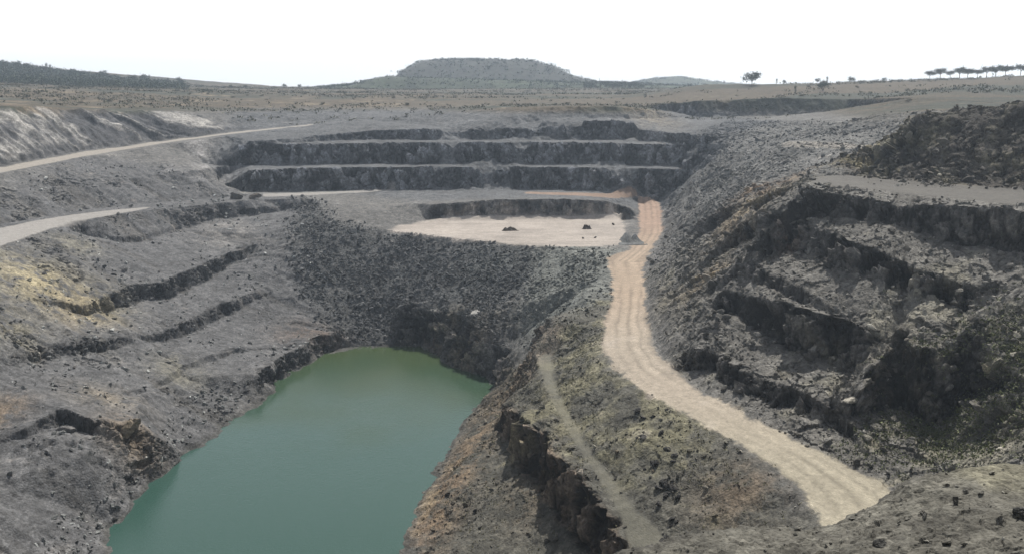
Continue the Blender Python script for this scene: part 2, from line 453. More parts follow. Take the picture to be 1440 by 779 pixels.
M['rubble'] = FI.poly([(-80, 336, 0), (-62, 303, 0), (-35, 292, 0), (0, 272, 0), (10, 266, 0), (4, 240, 0), (-4, 221, 0), (-20, 246, 0), (-46, 247, 0), (-62, 262, 0), (-72, 290, 0)], 8)
M['spur'] = FI.poly([(6, 196, 0), (18, 205, 0), (36, 230, 0), (18, 165, 0), (36, 120, 0), (40, 100, 0), (30, 85, 0), (-30, 85, 0), (-18, 130, 0), (-16, 165, 0), (-4, 218, 0)], 6)
M['right'] = FI.poly([(38, 230, 0), (44, 245, 0), (62, 240, 0), (70, 190, 0), (130, 300, 0), (230, 260, 0), (230, 40, 0), (70, 60, 0), (45, 100, 0), (40, 125, 0), (30, 155, 0), (34, 190, 0)], 8)
M['apron'] = FI.poly([(8, 268, 0), (33, 264, 0), (27, 215, 0), (12, 195, 0), (0, 222, 0)], 6)
M['flank'] = FI.poly(L(0, (934, 300, 29), (1040, 200, 55), (1075, 250, 52), (1065, 330, 44), (1022, 445, 32), (952, 478, 27), (915, 400, 27)), 6)
M['mound'] = FI.poly([(72, 178, 0), (76, 215, 0), (100, 250, 0), (180, 260, 0), (180, 160, 0), (97, 158, 0)], 4)
M['front'] = FI.poly([(-40, -40, 0), (60, -40, 0), (40, 46, 0), (0, 40, 0), (-40, 40, 0)], 10)
M['farwall'] = FI.poly([(-120, 345, 0), (-60, 345, 0), (-30, 325, 0), (60, 325, 0), (120, 400, 0), (100, 470, 0), (-140, 470, 0)], 10)
M['shoulder'] = FI.poly([(58, 330, 0), (58, 280, 0), (45, 240, 0), (66, 190, 0), (110, 240, 0), (130, 330, 0), (110, 430, 0), (84, 380, 0)], 8)


def zs(name, x, y):
    return np.where(FI.inside(x, y), FI.sample(M[name], x, y), 0).astype(np.float32)


def blob(x, y, px, py, rx, ry=None, rot=0.0):
    c = hit(px, py)
    ry = ry or rx
    dx, dy = x - c[0], y - c[1]
    ca, sa = math.cos(rot), math.sin(rot)
    return np.exp(-(((dx * ca + dy * sa) / rx) ** 2 + ((-dx * sa + dy * ca) / ry) ** 2)).astype(np.float32)


# ------------------------------------------------------------------ the ground surface: survey + erosion + rock relief
def height(x, y):
    """the survey surface with its edges made irregular"""
    zero = np.zeros_like(x)
    r = np.hypot(x, y)
    ins = FI.inside(x, y)
    sm = np.where(ins, FI.sample(smooth_m, x, y), 0)
    near = sst(14, 60, r)
    wa = (1.0 - 0.8 * sm) * (0.25 + 0.75 * near) * sst(900, 500, r)
    wa = wa * (1 + 0.9 * np.where(ins, FI.sample(M['farwall'], x, y), 0))
    wx = x + wa * (1.5 * fbm(x, y, zero, 9.0, 2, seed=11) + 0.9 * fbm(x, y, zero, 2.6, 2, seed=13))
    wy = y + wa * (1.5 * fbm(x, y, zero, 9.0, 2, seed=21) + 0.9 * fbm(x, y, zero, 2.6, 2, seed=23))
    zf, zc = FI.sample(HF, wx, wy), CO.sample(HC, x, y)
    slump = 0.75 * sst(0.1, 0.5, fbm(x, y, zero, 13.0, 4, .6, seed=15)) * np.where(ins, np.clip(FI.sample(M['farwall'], x, y) + .5 * FI.sample(M['shoulder'], x, y) + .35 * FI.sample(M['right'], x, y), 0, 1), 0)
    zf = zf * (1 - slump) + FI.sample(HSM, wx, wy) * slump
    edge = np.minimum(np.minimum(x - FI.x0, FI.x1 - x), np.minimum(y - FI.y0, FI.y1 - y))
    k = sst(0, 30, edge)
    z = np.where(ins, zf * k + zc * (1 - k), zc).astype(np.float64)
    return z, wx, wy, ins, near, r, slump


def surface(x, y):
    """displaced positions (n,3), masks, normals"""
    x = x.astype(np.float64); y = y.astype(np.float64)
    zero = np.zeros_like(x)
    z, wx, wy, ins, near, r, slump = height(x, y)
    cl = (np.where(ins, FI.sample(CLIFF, wx, wy), 0) * (1 - .8 * slump)).astype(np.float32)
    g_x = np.where(ins, FI.sample(GX, x, y), 0); g_y = np.where(ins, FI.sample(GY, x, y), 0)
    m = {n: zs(n, wx if n not in ('road', 'lroad', 'uroad', 'pad', 'path', 'broad') else x + 0.25 * (wx - x), wy if n not in ('road', 'lroad', 'uroad', 'pad', 'path', 'broad') else y + 0.25 * (wy - y)) for n in M}
    m['cliff'] = cl
    m['steep'] = np.where(ins, FI.sample(STEEP, x, y), 0)
    nl = np.sqrt(g_x ** 2 + g_y ** 2 + 1)
    nx, ny, nz = -g_x / nl, -g_y / nl, 1 / nl
    # how rough the rock is
    amp = 0.22 + 0.10 * m['left'] + 0.45 * m['rubble'] + 0.30 * m['spur'] + 0.22 * m['right'] + 0.2 * m['flank'] + 0.25 * m['mound'] + 0.5 * m['shoulder'] + 0.15 * m['farwall']
    amp = amp + cl * 0.30
    amp = amp * (1 - 0.93 * np.clip(m['road'] + m['pad'] + m['lroad'] + m['uroad'] + .5 * m['path'], 0, 1)) * (1 - 0.55 * m['broad'])
    amp = np.where(r < 60, amp * near + 0.16 * (1 - near), amp)
    d = amp * (0.55 * fbm(x, y, z, 5.0, 4, 0.55, seed=31) + 0.25 * fbm(x, y, z, 1.3, 3, 0.55, seed=41, ridged=True))
    rock = np.clip(cl * 1.6 + 0.36 * m['right'] + 0.35 * m['rubble'] + 0.4 * m['flank'] + 0.6 * m['mound'] + 0.3 * m['apron'] + 0.35 * m['spur'] + 0.5 * m['shoulder'] + 0.15 * m['farwall'], 0, 1.7)
    patch = sst(-0.25, 0.35, fbm(x, y, z, 14.0, 3, seed=51) + 0.5 * cl + 0.25 * m['right'] + 0.3 * m['rubble'])
    oc = m['left'] * sst(0.12, 0.34, fbm(x + .4 * y, y, z, 15.0, 4, .6, seed=53)) * sst(.15, .5, m['steep'])
    m['outcrop'] = oc
    rock = rock + 0.75 * oc
    rock = rock * (0.25 + 0.75 * np.maximum(patch, oc)) * (1 - np.clip(m['road'] + m['pad'] + m['lroad'] + m['uroad'] + m['path'] + m['broad'], 0, 1)) * sst(40, 80, r)
    sel = (rock > 0.04) & (r < 620)
    b = np.zeros_like(x, dtype=np.float32)
    if sel.any():
        xs, ys, z_s = x[sel], y[sel], z[sel]
        jx = 0.5 * fbm(xs, ys, z_s, 1.7, 2, seed=61)
        b1 = blocks(xs + jx, ys - jx, z_s * .8, 3.4, 71)
        b2 = blocks(xs, ys, z_s * 1.3, 1.15, 81)
        b[sel] = rock[sel] * ((0.62 + .3 * m['right'][sel]) * b1 + 0.36 * b2)
    d = d + b
    m['block'] = b
    # gullies down the loose left slope, foreground stones
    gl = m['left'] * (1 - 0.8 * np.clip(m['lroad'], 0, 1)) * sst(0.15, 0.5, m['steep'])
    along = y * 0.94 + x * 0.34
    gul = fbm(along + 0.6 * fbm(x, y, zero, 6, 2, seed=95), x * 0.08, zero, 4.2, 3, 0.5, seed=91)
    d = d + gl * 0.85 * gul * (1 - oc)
    # the weathered cut above the upper road: slanting ribs of harder rock
    cs_ = y * 0.95 - x * 0.25 + 3.0 * fbm(x, y, z, 9, 2, seed=97)
    rib = fbm(cs_, z * 0.12, zero, 10.0, 3, 0.5, seed=98, ridged=True)
    d = d + m['cut'] * 2.8 * rib
    m['rib'] = m['cut'] * rib
    d = d + 1.5 * cl * m['farwall'] * fbm(x * .9 + y * .2, z * .45, zero, 5.0, 3, .55, seed=99, ridged=True)
    m['gully'] = gl * gul
    if (r < 60).any():
        s = r < 60
        st = fbm(x[s], y[s], z[s], 0.55, 3, 0.6, seed=101, ridged=True)
        lump = fbm(x[s], y[s], z[s], 3.2, 4, 0.55, seed=103)
        bb = blocks(x[s], y[s], z[s], 0.42, 107)
        bl = blocks(x[s], y[s], z[s], 1.3, 109)
        d[s] += (1 - near[s]) * (0.10 * st + 0.30 * lump + 0.05 * bb * sst(-0.3, 0.3, lump) + 0.05 * bl * sst(-.1, .4, fbm(x[s], y[s], z[s], 2.3, 2, seed=105)))
    # scattered low hummocks on the far plain
    fp = sst(430, 620, r)
    d = d * (1 - fp * 0.6) + fp * 0.9 * fbm(x, y, zero, 30.0, 4, seed=111)
    Px, Py, Pz = x + nx * d, y + ny * d, z + nz * d
    # wheel ruts on the haul road
    return np.stack([Px, Py, Pz], -1), m, (nx, ny, nz)


C = lambda *v: np.array(v, np.float32)
def mix(c, d, k):
    return c * (1 - k[:, None]) + d[None, :] * k[:, None]


PATCH = None
def albedo(P, m):
    x, y, z = P[:, 0], P[:, 1], P[:, 2]
    r = np.hypot(x, y)
    n1 = fbm(x, y, z, 22.0, 4, 0.55, seed=201)
    n2 = fbm(x, y, z, 4.0, 4, 0.6, seed=211)
    n3 = fbm(x, y, z, 0.9, 3, 0.6, seed=221)
    c = np.repeat(C(.115, .113, .108)[None, :], len(x), 0)
    c = mix(c, C(.090, .0908, .0925), m['left'])
    c = mix(c, C(.070, .072, .072), m['rubble'])
    c = mix(c, C(.080, .078, .066), m['spur'])
    c = mix(c, C(.122, .118, .108), m['right'])
    c = mix(c, C(.12, .12, .115), m['shoulder'])
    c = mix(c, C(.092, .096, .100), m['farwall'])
    c = mix(c, C(.120, .126, .116), m['apron'])
    c = mix(c, C(.062, .056, .048), m['mound'])
    c = mix(c, C(.096, .093, .079), m['front'])
    # dry plain beyond the pit
    plain = sst(0, 1, np.clip((z - 61.5) / 3.0, 0, 1)) * sst(300, 345, r)
    c = mix(c, C(.062, .063, .067), m['cut'])
    c = mix(c, C(.068, .055, .036), plain * (1 - m['cut']))
    st_ = fbm(x * .15, y, 0 * x, 28, 4, .6, seed=241)
    c = mix(c, C(.034, .038, .027), plain * sst(-.15, 0.3, st_ + .35 * n1) * sst(2500, 500, r))
    c = mix(c, C(.16, .13, .09), plain * sst(0.1, 0.5, -n1 + 0.3 * n2) * (x < -60) * sst(640, 560, y))
    c = mix(c, C(.30, .29, .27), 0.85 * sst(0.40, 0.70, m['rib'] + .2 * n2))  # pale ribs: sunlight on the spur facets painted into the colour
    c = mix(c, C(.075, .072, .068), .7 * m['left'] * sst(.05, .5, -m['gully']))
    c = mix(c, C(.115, .11, .10), .55 * m['outcrop'] * sst(-.3, .4, n2))
    # fresh rock in the faces
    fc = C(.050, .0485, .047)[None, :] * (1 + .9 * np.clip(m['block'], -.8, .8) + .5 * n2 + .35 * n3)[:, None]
    fc = np.clip(fc, .016, .2) * (1 + (1.1 + .7 * sst(-.1, .4, fbm(x, y, z * .25, 7, 3, .6, seed=251))) * m['farwall'])[:, None] * (1 + C(-.02, .06, .20)[None, :] * m['farwall'][:, None]) * (1 + C(.9, .55, .25)[None, :] * m['spur'][:, None])  # far wall faces paler and bluer: haze painted into the rock colour
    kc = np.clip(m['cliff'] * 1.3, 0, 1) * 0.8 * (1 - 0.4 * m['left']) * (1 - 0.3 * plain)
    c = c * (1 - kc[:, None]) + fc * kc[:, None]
    # mineral colour
    ol = sst(0.05, 0.45, n1 * 0.7 + 0.6 * n2)
    c = mix(c, C(.150, .140, .085), 0.6 * ol * np.clip(m['spur'] + 0.6 * m['right'] + .6 * m['front'], 0, 1))
    for (px, py, rx, ry, rot, col, k) in STAINS:
        c = mix(c, 0.72 * np.array(col, np.float32), np.clip(blob(x, y, px, py, rx, ry, rot) * k * .5 * sst(-0.55, 0.25, n2 + 0.5 * n3), 0, 1))
    c = c * (1 + 0.22 * n1 + 0.30 * n2 + 0.22 * n3)[:, None]
    c = c * (1 + 0.35 * np.clip(m['block'], -1, 1))[:, None]
    # dirt roads and the flat working floor
    rut = 0.0
    k = sst(0.34, 0.66, m['road'] + 0.40 * n2 + 0.25 * n3)
    rc = np.repeat(C(.30, .262, .212)[None, :], len(x), 0)
    rc = mix(rc, C(.30, .235, .175), 0.8 * sst(165, 215, y))
    rc = mix(rc, C(.27, .19, .145), 0.8 * sst(255, 310, y))
    rc = mix(rc, C(.29, .265, .205), sst(150, 110, y))
    rc = rc * (1 + 0.12 * n2 + 0.06 * n3)[:, None] * RUT(x, y)[:, None]
    c = c * (1 - k[:, None]) + rc * k[:, None]
    k = sst(0.2, 0.8, m['pad'] + 0.5 * n2 + .25 * n1)
    pc = np.repeat(C(.30, .27, .24)[None, :], len(x), 0) * (1 + 0.25 * n1 + 0.22 * n2 + .3 * np.minimum(0, fbm(x * .12, y, 0 * x, 3.0, 3, seed=231)))[:, None]
    c = c * (1 - k[:, None]) + pc * k[:, None]
    for nme, col, a in (('lroad', C(.25, .24, .225), .95), ('uroad', C(.27, .25, .22), .95), ('broad', C(.09, .087, .08), .8), ('path', C(.13, .126, .10), .6), ('far_road', C(.23, .215, .19), .9)):
        c = mix(c, col, a * sst(0.3, 0.75, m[nme] + 0.25 * n2))
    # wet band at the waterline
    wet = sst(0.9, 0.15, z + 0.3 * n2) * (r < 300) * (z < 3)
    c = mix(c, C(.055, .055, .05), 0.75 * wet)
    return np.clip(c * 0.9, 0.01, 0.9)


_cl = 0.5 * (np.array(rd_left) + np.array(rd_right))
def RUT(x, y):
    """worn wheel tracks: paler and darker strips along the haul road"""
    o = np.ones_like(x, dtype=np.float32)
    s = (x > -40) & (x < 110) & (y > 80) & (y < 360)
    if not s.any():
        return o
    xs, ys = x[s], y[s]
    best = np.full(xs.shape, 1e9); lat = np.zeros_like(xs)
    for (a, b, wl) in zip(_cl[:-1], _cl[1:], np.linalg.norm(np.array(rd_left) - np.array(rd_right), axis=1)):
        d = b[:2] - a[:2]; ll = d @ d
        t = np.clip(((xs - a[0]) * d[0] + (ys - a[1]) * d[1]) / ll, 0, 1)
        qx, qy = xs - a[0] - t * d[0], ys - a[1] - t * d[1]
        dd = np.hypot(qx, qy)
        sg = np.sign(d[0] * qy - d[1] * qx)
        m_ = dd < best
        best = np.where(m_, dd, best); lat = np.where(m_, sg * dd / max(wl * .5, 1), lat)
    nz = 0.15 * fbm(xs, ys, 0 * xs, 11, 3, seed=301)
    u = lat + nz
    ra = sst(-.35, .25, fbm(xs, ys, 0 * xs, 16, 3, seed=307))
    v = 1.0 - 0.34 * np.exp(-((u - 0.12) / 0.10) ** 2) - 0.30 * np.exp(-((u + 0.42) / 0.10) ** 2) - 0.24 * np.exp(-((u - 0.62) / 0.06) ** 2) + 0.14 * np.exp(-((u - .4) / .1) ** 2)
    v = 1 + (v - 1) * (.15 + .65 * ra)
    v = v - 0.25 * sst(0.8, 1.05, np.abs(u))
    o[s] = v * (1 + 0.05 * fbm(xs * 3, ys, 0 * xs, 2.0, 2, seed=303))
    return o


STAINS = [
    (35, 385, 9, 16, .2, (.42, .37, .23), 1.0), (60, 400, 7, 10, .2, (.45, .38, .22), 1.0), (130, 420, 7, 12, 0, (.38, .33, .20), .9), (110, 440, 6, 8, 0, (.36, .29, .17), .9),
    (5, 460, 6, 8, 0, (.30, .26, .14), .8), (150, 560, 7, 7, 0, (.33, .27, .18), .8), (180, 600, 5, 5, 0, (.36, .27, .17), .9), (320, 325, 9, 12, 0, (.36, .34, .31), .9), (110, 345, 6, 7, 0, (.36, .33, .22), .7),
    (250, 520, 6, 8, 0, (.30, .28, .19), .7), (5, 580, 4, 6, 0, (.30, .20, .10), .8),
    (995, 390, 4.5, 5, 0, (.36, .25, .11), 1.0), (1080, 262, 8, 12, 0, (.28, .18, .10), 1.5), (1060, 285, 7, 9, 0, (.30, .25, .16), 1.4), (1035, 310, 6, 8, 0, (.26, .20, .13), 1.3), (945, 420, 3, 14, 0, (.24, .21, .15), 1.2), (1215, 225, 9, 6, 0, (.36, .31, .16), .9), (1105, 345, 2, 2, 0, (.30, .17, .09), .8),
    (680, 600, 5, 18, -.1, (.30, .20, .11), .8), (640, 660, 4, 14, -.1, (.32, .20, .11), .9), (600, 740, 5, 12, 0, (.30, .19, .11), .8), (770, 480, 2.5, 12, -.3, (.40, .32, .25), .8), (715, 560, 2.5, 9, 0, (.32, .24, .15), .8), (650, 510, 5, 6, 0, (.22, .19, .13), .6), (740, 700, 5, 8, 0, (.24, .17, .10), .6),
    (1040, 690, 6, 6, 0, (.26, .17, .10), .7), (1250, 510, 4, 4, 0, (.30, .27, .22), .8), (1400, 320, 6, 5, 0, (.34, .33, .31), .8), (1200, 575, 4, 4, 0, (.20, .18, .15), .5), (1300, 440, 10, 8, 0, (.22, .21, .18), .7), (1270, 615, 8, 6, 0, (.17, .15, .08), .8),
    (283, 210, 5, 9, .3, (.36, .35, .34), 1.6), (292, 236, 6, 6, .3, (.34, .33, .32), 1.5), (262, 243, 8, 6, .3, (.28, .275, .27), 1.2), (310, 248, 5, 5, 0, (.3, .29, .28), 1.2), (340, 272, 8, 5, 0, (.28, .27, .25), 1.2),
    (620, 463, 7, 4, 0, (.30, .26, .19), 1.2), (655, 488, 5, 6, 0, (.28, .23, .16), 1.2), (690, 450, 6, 5, 0, (.24, .22, .18), 1.0),
    (800, 540, 8, 10, 0, (.17, .16, .10), .6), (700, 375, 14, 12, 0, (.12, .135, .125), .7), (920, 168, 12, 30, 0, (.30, .25, .17), .9), (420, 470, 8, 8, 0, (.14, .10, .07), .8), (450, 465, 8, 6, 0, (.13, .085, .06), .9),
]

# ------------------------------------------------------------------ materials
def nodes(name):
    m = bpy.data.materials.new(name)
    m.use_nodes = True
    nt = m.node_tree
    return m, nt, nt.nodes['Principled BSDF']


def N(nt, kind, **kw):
    n = nt.nodes.new(kind)
    for k, v in kw.items():
        if k in n.inputs:
            n.inputs[k].default_value = v
        else:
            setattr(n, k, v)
    return n


def earth_material(name, bump=0.5, stone=0.9, speck=0.35, rough=0.95):
    m, nt, b = nodes(name)
    lk = nt.links.new
    at = N(nt, 'ShaderNodeAttribute', attribute_name='Col')
    tc = N(nt, 'ShaderNodeTexCoord')
    vo = N(nt, 'ShaderNodeTexVoronoi', Scale=stone)
    lk(tc.outputs['Object'], vo.inputs['Vector'])
    vo2 = N(nt, 'ShaderNodeTexVoronoi', Scale=stone * 2.7)
    lk(tc.outputs['Object'], vo2.inputs['Vector'])
    no = N(nt, 'ShaderNodeTexNoise', Scale=stone * 1.6, Detail=6.0, Roughness=0.65)
    lk(tc.outputs['Object'], no.inputs['Vector'])
    # value variation per stone
    sep = N(nt, 'ShaderNodeSeparateColor'); lk(vo.outputs['Color'], sep.inputs[0])
    sep2 = N(nt, 'ShaderNodeSeparateColor'); lk(vo2.outputs['Color'], sep2.inputs[0])
    mr = N(nt, 'ShaderNodeMapRange'); mr.inputs[1].default_value = 0; mr.inputs[2].default_value = 1
    mr.inputs[3].default_value = 1 - speck; mr.inputs[4].default_value = 1 + speck
    lk(sep.outputs[0], mr.inputs[0])
    mr2 = N(nt, 'ShaderNodeMapRange'); mr2.inputs[3].default_value = 1 - speck; mr2.inputs[4].default_value = 1 + speck
    lk(sep2.outputs[1], mr2.inputs[0])
    mr3 = N(nt, 'ShaderNodeMapRange'); mr3.inputs[1].default_value = 0.3; mr3.inputs[2].default_value = 0.7; mr3.inputs[3].default_value = 1 - speck; mr3.inputs[4].default_value = 1 + speck
    lk(no.outputs['Fac'], mr3.inputs[0])
    a = N(nt, 'ShaderNodeMath', operation='MULTIPLY'); lk(mr.outputs[0], a.inputs[0]); lk(mr2.outputs[0], a.inputs[1])
    a3 = N(nt, 'ShaderNodeMath', operation='MULTIPLY'); lk(a.outputs[0], a3.inputs[0]); lk(mr3.outputs[0], a3.inputs[1])
    fi = N(nt, 'ShaderNodeTexVoronoi', Scale=stone * 11)
    lk(tc.outputs['Object'], fi.inputs['Vector'])
    sep4 = N(nt, 'ShaderNodeSeparateColor'); lk(fi.outputs['Color'], sep4.inputs[0])
    mr4 = N(nt, 'ShaderNodeMapRange'); mr4.inputs[3].default_value = 1 - speck; mr4.inputs[4].default_value = 1 + speck
    lk(sep4.outputs[2], mr4.inputs[0])
    a2 = N(nt, 'ShaderNodeMath', operation='MULTIPLY'); lk(a3.outputs[0], a2.inputs[0]); lk(mr4.outputs[0], a2.inputs[1])
    vm = N(nt, 'ShaderNodeVectorMath', operation='SCALE')
    lk(at.outputs['Color'], vm.inputs[0]); lk(a2.outputs[0], vm.inputs['Scale'])
    lk(vm.outputs[0], b.inputs['Base Color'])
    b.inputs['Roughness'].default_value = rough
    b.inputs['Specular IOR Level'].default_value = 0.25
    h = N(nt, 'ShaderNodeMath', operation='ADD'); lk(no.outputs['Fac'], h.inputs[0])
    iv = N(nt, 'ShaderNodeMath', operation='MULTIPLY'); iv.inputs[1].default_value = -0.6
    lk(vo2.outputs['Distance'], iv.inputs[0]); lk(iv.outputs[0], h.inputs[1])
    bp = N(nt, 'ShaderNodeBump', Strength=bump, Distance=0.5)
    lk(h.outputs[0], bp.inputs['Height'])
    bp2 = N(nt, 'ShaderNodeBump', Strength=bump, Distance=-0.06)
    lk(fi.outputs['Distance'], bp2.inputs['Height']); lk(bp.outputs[0], bp2.inputs['Normal'])
    lk(bp2.outputs[0], b.inputs['Normal'])
    return m


MAT_EARTH = earth_material('broken rock and earth', 0.4, 0.9, 0.26)
MAT_DIRT = earth_material('graded dirt', 0.25, 1.3, 0.10)
MAT_STONE = earth_material('loose stone', 0.5, 1.6, 0.18)


def prop(o, label=None, cat=None, group=None, kind=None):
    for k, v in (('label', label), ('category', cat), ('group', group), ('kind', kind)):
        if v:
            o[k] = v
    return o


def mesh_np(name, V, Q, mat, col=None, smooth=True, parent=None):
    """one mesh object from numpy vertices and faces (triangles or quads)"""
    me = bpy.data.meshes.new(name)
    n = Q.shape[1]
    me.vertices.add(len(V))
    me.vertices.foreach_set('co', np.ascontiguousarray(V, np.float32).ravel())
    me.loops.add(len(Q) * n)
    me.loops.foreach_set('vertex_index', np.ascontiguousarray(Q, np.int32).ravel())
    me.polygons.add(len(Q))
    me.polygons.foreach_set('loop_start', np.arange(0, len(Q) * n, n, dtype=np.int32))
    me.polygons.foreach_set('use_smooth', np.full(len(Q), smooth, bool))
    if col is not None:
        at = me.color_attributes.new('Col', 'FLOAT_COLOR', 'POINT')
        at.data.foreach_set('color', np.concatenate([col, np.ones((len(col), 1))], 1).astype(np.float32).ravel())
    me.materials.append(mat)
    me.update()
    me.validate()
    o = bpy.data.objects.new(name, me)
    COL.objects.link(o)
    if parent:
        o.parent = parent
    return o


# ------------------------------------------------------------------ ground mesh (rings around the standpoint, finer where the pit walls are)
import os
QUAL = float(os.environ.get('QUAL', 1.0))
def seg(a, b, d):
    return list(np.arange(a, b, d / QUAL))
rs = seg(3, 14, .5) + seg(14, 32, .09) + seg(32, 92, 1.0) + seg(92, 150, .28) + seg(150, 282, .30) + seg(282, 352, .36) + seg(352, 400, .28) + seg(400, 480, .5) + seg(480, 700, 1.4)
r_ = 700.0
while r_ < 3000:
    rs.append(r_); r_ *= 1.016
rs.append(3000.0)
rs = np.unique(np.round(rs, 3))
th = np.radians(np.concatenate([np.arange(-180, -60, 4), np.arange(-60, -33.5, .5), np.arange(-33.5, 33.5, .058 / QUAL), np.arange(33.5, 60, .5), np.arange(60, 180.1, 4)]))
# ring spacing follows each profile, so that steep faces get as many points as flat ground
TH, RR = np.meshgrid(th, rs)
zz = height((RR * np.sin(TH)).ravel(), (RR * np.cos(TH)).ravel())[0].reshape(RR.shape)
dr = np.diff(rs)
dz = np.abs(np.diff(zz, axis=0)) * (0.5 * (rs[1:] + rs[:-1]) < 480)[:, None]
wgt = np.sqrt(1 + (0.9 * box((dz / dr[:, None]).astype(np.float32), 2, 1)) ** 2)      # in rings
cum = np.concatenate([np.zeros((1, len(th))), np.cumsum(wgt, 0)], 0)
NR_ = int(len(rs) * 1.18)
R2 = np.empty((NR_, len(th)))
for j in range(len(th)):
    R2[:, j] = np.interp(np.linspace(0, cum[-1, j], NR_), cum[:, j], rs)
RR, TH = R2, np.repeat(th[None, :], NR_, 0)
X, Y = (RR * np.sin(TH)).ravel(), (RR * np.cos(TH)).ravel()
GV, GM, GN = surface(X, Y)
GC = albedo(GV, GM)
nr, nt_ = NR_, len(th)
idx = np.arange(nr * nt_, dtype=np.int32).reshape(nr, nt_)
Q = np.stack([idx[:-1, :-1], idx[1:, :-1], idx[1:, 1:], idx[:-1, 1:]], -1).reshape(-1, 4)
zone_id = np.zeros(len(X), np.int8)
for i, nme in enumerate(('lroad', 'uroad', 'broad', 'path', 'pad', 'road'), 1):
    zone_id[GM[nme] > 0.5] = i
fz = zone_id[Q[:, 0]]
ZN = [('ground', 'terraced grey rock and earth of the open pit and the dry plain round it', 'ground', MAT_EARTH),
      ('bench_road', 'pale dirt track along the rim of the left pit slope', 'dirt road', MAT_DIRT),
      ('upper_road', 'pale dirt track climbing across the upper left pit wall', 'dirt road', MAT_DIRT),
      ('wall_road', 'grey gravel track on the bench under the dark mound', 'dirt road', MAT_DIRT),
      ('footpath', 'narrow grey path down the spur between lake and haul road', 'path', MAT_DIRT),
      ('quarry_floor', 'flat pale sandy working floor at the head of the pit', 'quarry floor', MAT_DIRT),
      ('haul_road', 'wide tan dirt haul road winding down the right side of the pit', 'dirt road', MAT_DIRT)]
for i, (nme, lab, cat, mat) in enumerate(ZN):
    q = Q[fz == i]
    if not len(q):
        continue
    u, inv = np.unique(q.ravel(), return_inverse=True)
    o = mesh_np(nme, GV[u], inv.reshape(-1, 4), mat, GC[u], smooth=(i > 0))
    prop(o, lab, cat, kind='structure')
print('ground', len(GV), 'verts; tin', len(P3))

# ------------------------------------------------------------------ water
m, nt, b = nodes('green pit water')
tc = N(nt, 'ShaderNodeTexCoord')
no = N(nt, 'ShaderNodeTexNoise', Scale=1.7, Detail=5.0, Roughness=0.6)
nt.links.new(tc.outputs['Object'], no.inputs['Vector'])
bp = N(nt, 'ShaderNodeBump', Strength=0.4, Distance=0.12)
nt.links.new(no.outputs['Fac'], bp.inputs['Height'])
nt.links.new(bp.outputs[0], b.inputs['Normal'])

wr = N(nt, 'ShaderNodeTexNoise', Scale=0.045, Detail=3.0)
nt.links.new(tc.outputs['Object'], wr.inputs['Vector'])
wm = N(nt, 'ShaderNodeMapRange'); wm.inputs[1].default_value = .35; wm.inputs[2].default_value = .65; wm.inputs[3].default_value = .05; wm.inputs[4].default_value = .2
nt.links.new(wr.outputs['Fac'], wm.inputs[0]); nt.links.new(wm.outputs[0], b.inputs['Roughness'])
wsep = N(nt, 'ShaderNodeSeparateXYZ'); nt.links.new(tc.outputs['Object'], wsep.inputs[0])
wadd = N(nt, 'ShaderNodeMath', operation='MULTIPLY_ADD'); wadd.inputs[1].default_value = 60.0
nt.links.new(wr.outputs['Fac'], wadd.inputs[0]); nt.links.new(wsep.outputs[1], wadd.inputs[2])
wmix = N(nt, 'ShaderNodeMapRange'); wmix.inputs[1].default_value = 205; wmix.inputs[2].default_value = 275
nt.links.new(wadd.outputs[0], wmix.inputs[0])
wcol = N(nt, 'ShaderNodeMixRGB'); wcol.inputs[1].default_value = (.026, .062, .050, 1); wcol.inputs[2].default_value = (.040, .060, .027, 1)   # olive far end: reflection of the dark slope painted into the colour
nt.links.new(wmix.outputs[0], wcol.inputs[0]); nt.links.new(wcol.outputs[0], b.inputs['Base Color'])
b.inputs['IOR'].default_value = 1.33
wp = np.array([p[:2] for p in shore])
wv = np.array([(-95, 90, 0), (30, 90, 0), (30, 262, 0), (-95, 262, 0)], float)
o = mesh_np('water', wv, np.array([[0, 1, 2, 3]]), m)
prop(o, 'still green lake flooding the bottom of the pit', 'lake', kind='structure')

# ------------------------------------------------------------------ hills beyond the plain
def hill(name, label, D, prof, depth, mat, colr, rough, nx=260, ny=60, scrub=None):
    """a solid hill: skyline profile (photo px along, py of the crest) standing at distance D, falling away in front and behind"""
    pr = sorted((far(px, py, D)[0], far(px, py, D)[2]) for px, py in prof)
    xs0, xs1 = pr[0][0], pr[-1][0]
    x = np.linspace(xs0, xs1, nx); y = np.linspace(D - depth, D + depth, ny)
    X, Y = np.meshgrid(x, y)
    H = np.interp(X, [p[0] for p in pr], [p[1] for p in pr])
    base = 67.0
    f = np.clip(1.35 * (1 - np.abs((Y - D) / depth) ** 1.6), 0, 1)
    f = f * f * (3 - 2 * f)
    X2, Y2 = X.ravel(), Y.ravel()
    Z = base + (H - base).ravel() * f.ravel()
    gul = fbm(X2, Y2 * .6, 0 * X2, 60, 4, .55, seed=401)
    Z = Z + f.ravel() * (rough * gul + 0.35 * rough * fbm(X2, Y2, 0 * X2, 12, 3, .6, seed=405)) * np.clip((H.ravel() - base) / 12, 0, 1)
    V = np.stack([X2, Y2, Z], -1)
    c = np.repeat(np.array(colr, np.float32)[None, :], len(V), 0) * (1 + .35 * gul + .3 * fbm(X2, Y2, Z, 15, 3, seed=411))[:, None]
    if scrub:
        HILLS.append((V[(f.ravel() > .12) & (V[:, 1] < D + 25) & (V[:, 2] > 71)], scrub))
    i = np.arange(nx * ny).reshape(ny, nx)
    Qh = np.stack([i[:-1, :-1], i[:-1, 1:], i[1:, 1:], i[1:, :-1]], -1).reshape(-1, 4)
    return prop(mesh_np(name, V, Qh, mat, np.clip(c, .01, .9)), label, 'hill', kind='structure')


